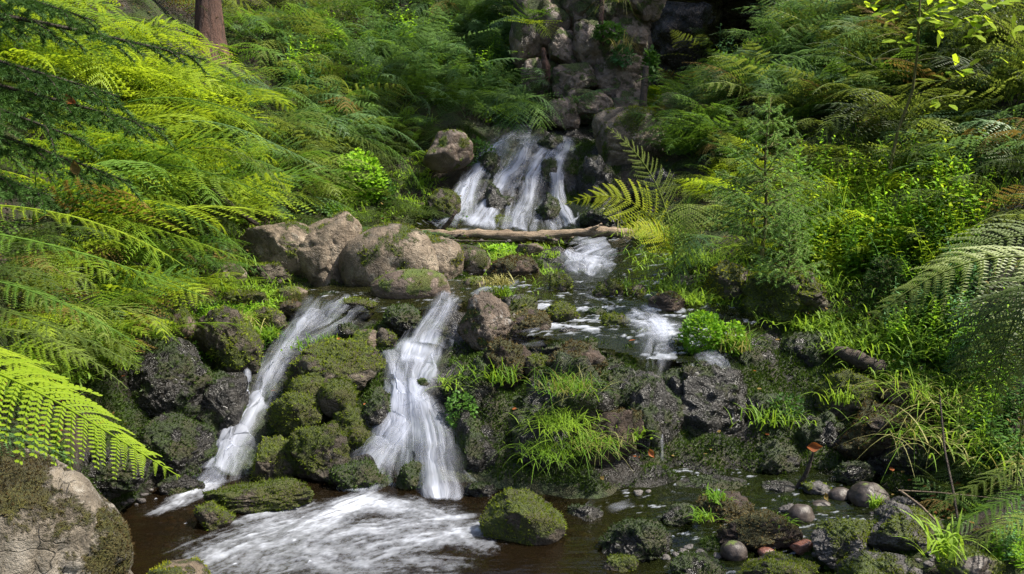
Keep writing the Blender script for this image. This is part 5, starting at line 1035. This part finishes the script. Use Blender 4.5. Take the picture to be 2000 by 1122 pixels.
def big_spruce():
    """spruce standing just left of the camera; only its low branches reach into the view"""
    rg = np.random.default_rng(91); base = (-3.1, 1.9, float(H(-3.1, 1.9))); o = bpy.data.objects.new('spruce_tree', None); COL.objects.link(o); o.location = base; tag(o, 'dark spruce whose low needled branches hang in from the left edge', 'tree')
    z = np.linspace(-.2, 9, 20); V, F = tube(np.stack([0 * z, 0 * z, z], -1), .16 * (1 - z / 10.5), 12, .02); link('trunk', mesh_np('trunk', V, F, [M['bark']]), o)
    for (sx, sy, sY, ex, ey, eY, n, tl) in [(-500,-60,1.9,400,52,2.3,16,.22),(-500,60,1.9,330,190,2.2,18,.30),(-500,0,1.9,245,130,2.1,16,.28),(-480,120,1.9,270,300,2.2,16,.28),(-480,200,1.9,120,330,2.0,15,.26),(-500,-160,1.9,200,-10,2.1,14,.28),(-500,40,1.9,170,210,1.9,14,.26)]:
        a, b = P(sx, sy, sY), P(ex, ey, eY); d = b - a; L = np.linalg.norm(d); (NV, NF), (WV, WF) = spruce_branch_geo(rg, L, n, tl, .10, 1900, .016, .0012)
        q = Vector(d).to_track_quat('X', 'Z'); br = link('branch', mesh_np('branch', WV, WF, [M['wood_dark']]), o, loc=tuple(a - np.array(base))); br.rotation_euler = q.to_euler(); link('needles', mesh_np('needles', NV, NF, [M['needle']], smooth=False), br)
big_spruce()
def young_spruce(px, py0, py1, Y, label, seed, m='needle_young', wid=.5):
    rg = np.random.default_rng(seed); b = P(px, py1, Y); hgt = P(px, py0, Y)[2] - b[2]; o = bpy.data.objects.new('young_spruce', None); COL.objects.link(o); o.location = tuple(b); tag(o, label, 'tree')
    z = np.linspace(-.1, hgt, 12); V, F = tube(np.stack([.01 * np.sin(z * 8), 0 * z, z], -1), .012 * hgt * (1 - z / hgt * .9) + .002, 7); link('trunk', mesh_np('trunk', V, F, [M['stem']]), o)
    L0 = np.stack([0 * z[7:], 0 * z[7:], z[7:]], -1); NV = needle_twig(L0, rg, 1500, .016, .0018); link('leader_needles', mesh_np('leader_needles', NV, np.arange(len(NV)).reshape(-1, 3), [M[m]], smooth=False), o)
    k = 0
    for zf in np.linspace(.12, .90, 11):
        for j in range(5):
            L = wid * hgt * (1.02 - zf) * rg.uniform(.75, 1.1) + .05; az = j * 1.2566 + zf * 9 + rg.uniform(-.3, .3); (NV, NF), (WV, WF) = spruce_branch_geo(rg, L, max(4, int(L * 26)), L * .42, -.12 - .25 * zf, 1100, .014, .0018, sub=False)
            br = link('branch', mesh_np('branch', WV, WF, [M['stem']]), o, loc=(0, 0, zf * hgt), rot=(0, rg.uniform(-.25, .05), az)); link('needles', mesh_np('needles', NV, NF, [M[m]], smooth=False), br)
young_spruce(1490, 190, 480, 5.2, 'taller young spruce with a pale leader on the right bank', 5)
young_spruce(1535, 400, 570, 4.75, 'shorter young spruce in front and right of the taller one', 6, wid=.42)
young_spruce(1725, 500, 640, 4.6, 'dark young spruce seedling on the bank above the driftwood', 8, m='needle', wid=.5)
def back_tree(px, py, Y, r, label, seed, hgt=9.):
    """conifer on the slope behind; its crown starts above the picture"""
    rg = np.random.default_rng(seed); b = P(px, py, Y); b[2] = float(H(b[0], b[1])); o = bpy.data.objects.new('conifer_tree', None); COL.objects.link(o); o.location = tuple(b); tag(o, label, 'tree')
    z = np.linspace(-.3, hgt, 24); V, F = tube(np.stack([.03 * np.sin(z), 0 * z, z], -1), r * (1 - z / hgt * .75) * (1 + .5 * np.exp(-z * 2.5)), 14, r * .12); link('trunk', mesh_np('trunk', V, F, [M['bark']]), o)
    n = 2600; zz = 3.6 + (hgt - 3.6) * rg.random(n) ** 1.2; R_ = 1.25 * (1 - (zz - 2.2) / (hgt - 1.8)) * np.sqrt(rg.random(n)) + .1; az = rg.uniform(0, 6.28, n); p = np.stack([R_ * np.cos(az), R_ * np.sin(az), zz - R_ * .25], -1)
    p = p[fbm(p * .9 + seed, 5, 3) > -.08]; n = len(p); d = nrm(rg.normal(size=(n, 3)) * [1, 1, .35]); ll = rg.uniform(.10, .26, n); V = leaf_quads(p, d, nrm(rg.normal(size=(n, 3)) * .4 + [0, 0, 1]), ll, ll * .45); link('crown', mesh_np('crown', V, np.arange(len(V)).reshape(-1, 6), [M['needle']], smooth=False), o)
back_tree(408, 60, float(TREE[1]), .12, 'thick red-brown conifer trunk at the top of the left slope', 3)
back_tree(692, 12, 12.4, .16, 'thinner brown conifer trunk barely showing at the top edge', 4)
back_tree(918, 10, 12.6, .30, 'dark conifer trunk at the top edge left of the cliff', 6)
back_tree(1990, -60, 8.6, .16, 'conifer at the top right corner behind the leafy sapling', 9)
def sapling():
    b = P(1738, 310, 5.6); o = bpy.data.objects.new('sapling', None); COL.objects.link(o); o.location = tuple(b); tag(o, 'slender sapling with large yellow-green leaves at the upper right', 'tree'); rg = np.random.default_rng(17)
    pts = [P(1738,330,5.6),P(1752,260,5.6),P(1782,180,5.6),P(1792,100,5.55),P(1796,20,5.5),P(1800,-80,5.5),P(1815,-200,5.5)]; t = np.linspace(0, 6, 30); C = np.stack([np.interp(t, range(7), [p[k] for p in pts]) for k in range(3)], -1) - b
    V, F = tube(C, np.linspace(.012, .005, 30), 7); link('trunk', mesh_np('trunk', V, F, [M['stem']]), o)
    for (sx, sy, ex, ey, n, spread) in [(1796,40,1700,-10,16,.07),(1796,30,1880,20,16,.08),(1798,0,1950,60,22,.10),(1800,-40,1990,10,30,.13),(1800,-40,1700,-30,18,.10),(1790,90,1700,80,5,.03),(1790,120,1910,150,5,.04),(1775,190,1850,210,3,.03),(1800,-60,2010,110,26,.16)]:
        a, e = P(sx, sy, 5.55) - b, P(ex, ey, 5.4 + rg.uniform(-.2, .2)) - b; s = np.linspace(0, 1, 8)[:, None]; c = a * (1 - s) + e * s + np.array([0, 0, .06]) * np.sin(s * 3.1); V, F = tube(c, np.linspace(.004, .0015, 8), 5); br = link('branch', mesh_np('branch', V, F, [M['stem']]), o)
        k = rg.uniform(.15, 1, n); p = a * (1 - k[:, None]) + e * k[:, None] + rg.normal(0, spread, (n, 3)) * [1, 1, .7]; d = nrm(rg.normal(size=(n, 3)) * [1, .7, .35] + [0, -.1, -.15]); ll = rg.uniform(.07, .12, n); V = leaf_quads(p, d, nrm(np.array([0, -.6, 1.])), ll, ll * .55); link('leaves', mesh_np('leaves', V, np.arange(len(V)).reshape(-1, 6), [M['leaf_yellow']], smooth=False), br)
sapling()
# ------------------------------------------------------------------ dead wood, twigs, fallen leaves
def wood(name, pts, rads, m, label, cat, rough=.01, n=30):
    pts = [P(*p) for p in pts]; b = pts[0]; t = np.linspace(0, len(pts) - 1, n); C = np.stack([np.interp(t, range(len(pts)), [p[k] for p in pts]) for k in range(3)], -1) - b
    C[1:-1] = (C[:-2] + C[1:-1] + C[2:]) / 3; V, F = tube(C, np.interp(t, range(len(rads)), rads), 12 if max(rads) > .03 else 7, rough, 3); o = link(name, mesh_np(name, V, F, [M[m]]), loc=tuple(b)); return tag(o, label, cat)
wood('log', [(795,450,7.5),(870,459,7.35),(940,457,7.32),(1020,463,7.3),(1120,456,7.3),(1180,453,7.25),(1240,458,7.2)], [.022, .038, .042, .052, .036, .055, .040], 'wood', 'long pale bare log lying across the stream at the foot of the upper waterfall', 'log', .022, 70)
wood('stick', [(1150,452,7.25),(1165,444,7.2),(1176,437,7.2)], [.022, .014, .006], 'wood', 'short broken branch stub standing up on the right half of the log', 'stick')
wood('stick', [(862,452,7.5),(880,430,7.45),(891,412,7.45)], [.022, .02, .016], 'wood_dark', 'short dark stick leaning in the spray at the left of the upper waterfall', 'stick')
wood('stick', [(900,458,7.3),(860,470,7.2),(1000,472,7.2)], [.012, .012, .006], 'wood_dark', 'thin dark twig lying before the left part of the log', 'stick')
wood('driftwood', [(1632,684,4.25),(1680,702,4.15),(1720,722,4.1),(1750,738,4.1)], [.02, .045, .05, .02], 'wood_dark', 'dark weathered driftwood lying on the right bank above the knobbly rock', 'driftwood', .02)
wood('twig', [(1556,955,3.5),(1572,930,3.48),(1582,905,3.47),(1590,880,3.46)], [.012, .010, .008, .004], 'wood_dark', 'upright black twig rising from the stones and tipped by the orange leaf', 'twig', .003)
wood('root', [(410,372,6.),(440,395,5.9),(470,418,5.9),(505,440,5.9)], [.03, .03, .025, .015], 'wood_dark', 'brown root running down the bank to the boulder row', 'root')
wood('twig', [(1755,958,2.9),(1830,962,2.85),(1960,975,2.7)], [.002, .002, .0012], 'wood', 'long pale dead stem lying over the stones at lower right', 'twig', 0)
wood('twig', [(1760,960,2.9),(1800,990,2.8),(1830,1020,2.7)], [.005, .005, .004], 'wood', 'short brown stick slanting down at lower right', 'twig', 0)
wood('stem', [(1835,770,2.9),(1845,880,2.8),(1862,960,2.7),(1880,1080,2.6)], [.003, .004, .004, .005], 'wood_dark', 'thin bare dark stem in front of the black hollow at right', 'stem', 0)
wood('root', [(1060,95,9.8),(1066,130,9.7),(1072,160,9.7)], [.02, .05, .02], 'bark', 'bundle of red-brown roots hanging at the left of the cliff', 'root', .02)
wood('root', [(1176,0,9.8),(1174,40,9.7),(1178,90,9.7)], [.03, .03, .01], 'bark', 'dark root hanging down the top of the cliff', 'root', .02)
wood('post', [(1254,250,9.2),(1256,200,9.2),(1262,130,9.25)], [.05, .045, .03], 'wood_dark', 'dark thin trunk standing at the right edge of the cliff', 'tree trunk', .01)
def dead_leaf(px, py, Y, s, label, rot, m='dead'):
    V = []; t = np.linspace(0, 1, 9); wv = np.sin(t * np.pi) ** 1.3 * .30; cz = .9 * (t - .5) ** 2
    for k, tt in enumerate(t): V += [(tt - .5, -wv[k], cz[k] + .25 * wv[k]), (tt - .5, .04 * math.sin(tt * 5), cz[k] - .05), (tt - .5, wv[k] * .9, cz[k] + .55 * wv[k])]
    V = np.array(V) * s; ii = np.arange(27).reshape(9, 3); F = np.vstack([np.stack([ii[:-1, j], ii[:-1, j + 1], ii[1:, j + 1], ii[1:, j]], -1) for j in (0, 1)]); p = P(px, py, Y) if Y else G([px], [py])[0] + [0, -.03, .04]
    return tag(link('fallen_leaf', mesh_np('fallen_leaf', V, F, [M[m]]), loc=tuple(p), rot=rot), label, 'leaf')
dead_leaf(1588, 873, 3.44, .075, 'orange-brown leaf balanced on top of the upright twig', (R(70), 0, .1))
dead_leaf(1271, 885, 3.6, .05, 'orange leaf caught beside the brown rib of rock', (R(70), R(60), 0))
dead_leaf(135, 195, 2.05, .045, 'red-orange leaf caught in the spruce branches', (R(70), R(30), 0))
dead_leaf(148, 330, 2.1, .045, 'dark brown curled leaf hanging below the spruce branches', (R(70), R(80), 0), 'fern_brown')
dead_leaf(662, 674, None, .035, 'tiny orange leaf on top of the island dome', (R(20), 0, .6))
dead_leaf(1612, 970, 3.2, .04, 'pale brown leaf stuck between the cobbles', (R(60), R(70), 0), 'fern_brown')
dead_leaf(524, 980, None, .03, 'small brown leaf on the long mossy slab', (R(10), 0, .3))
dead_leaf(1175, 935, 3.55, .035, 'brown leaf at the waterline under the hanging grass', (R(30), 0, .9), 'fern_brown')
def litter():
    rg = np.random.default_rng(88); pp = np.vstack([poly_pts(q, n, rg) for q, n in [([(1720,930),(1900,930),(1900,1060),(1740,1040)], 60), ([(250,600),(520,560),(500,700),(300,760)], 30), ([(520,660),(760,680),(700,950),(500,950)], 20), ([(900,600),(1500,600),(1600,900),(1000,900)], 50), ([(0,640),(260,640),(260,860),(0,860)], 50)]])
    g = G(pp[:, 0], pp[:, 1]); g[:, 2] = Hd(g[:, 0], g[:, 1]) + .02; n = len(g); az = rg.uniform(0, 6.28, n); d = np.stack([np.cos(az), np.sin(az), rg.uniform(-.2, .5, n)], -1); ll = rg.uniform(.018, .04, n)
    V = leaf_quads(g, nrm(d), nrm(np.stack([rg.normal(0, .4, n), rg.normal(0, .4, n), np.ones(n)], -1)), ll, ll * .6); o = link('leaf_litter', mesh_np('leaf_litter', V, np.arange(len(V)).reshape(-1, 6), [M['dead'], M['fern_brown']], rg.integers(0, 2, n), smooth=False)); tag(o, 'scattered small brown and orange fallen leaves', 'leaf litter', kind='stuff')
litter()
plants([(1925,1060),(2000,1050),(2000,1115),(1930,1115)], 5, FORB, ['leaf_bright', 'leaf_blue'], .45, 'leafy_plant', 'broad green leaves in the bottom right corner', 'leafy plants of the bottom right corner', seed=48)
print('objects', len(scene.objects))
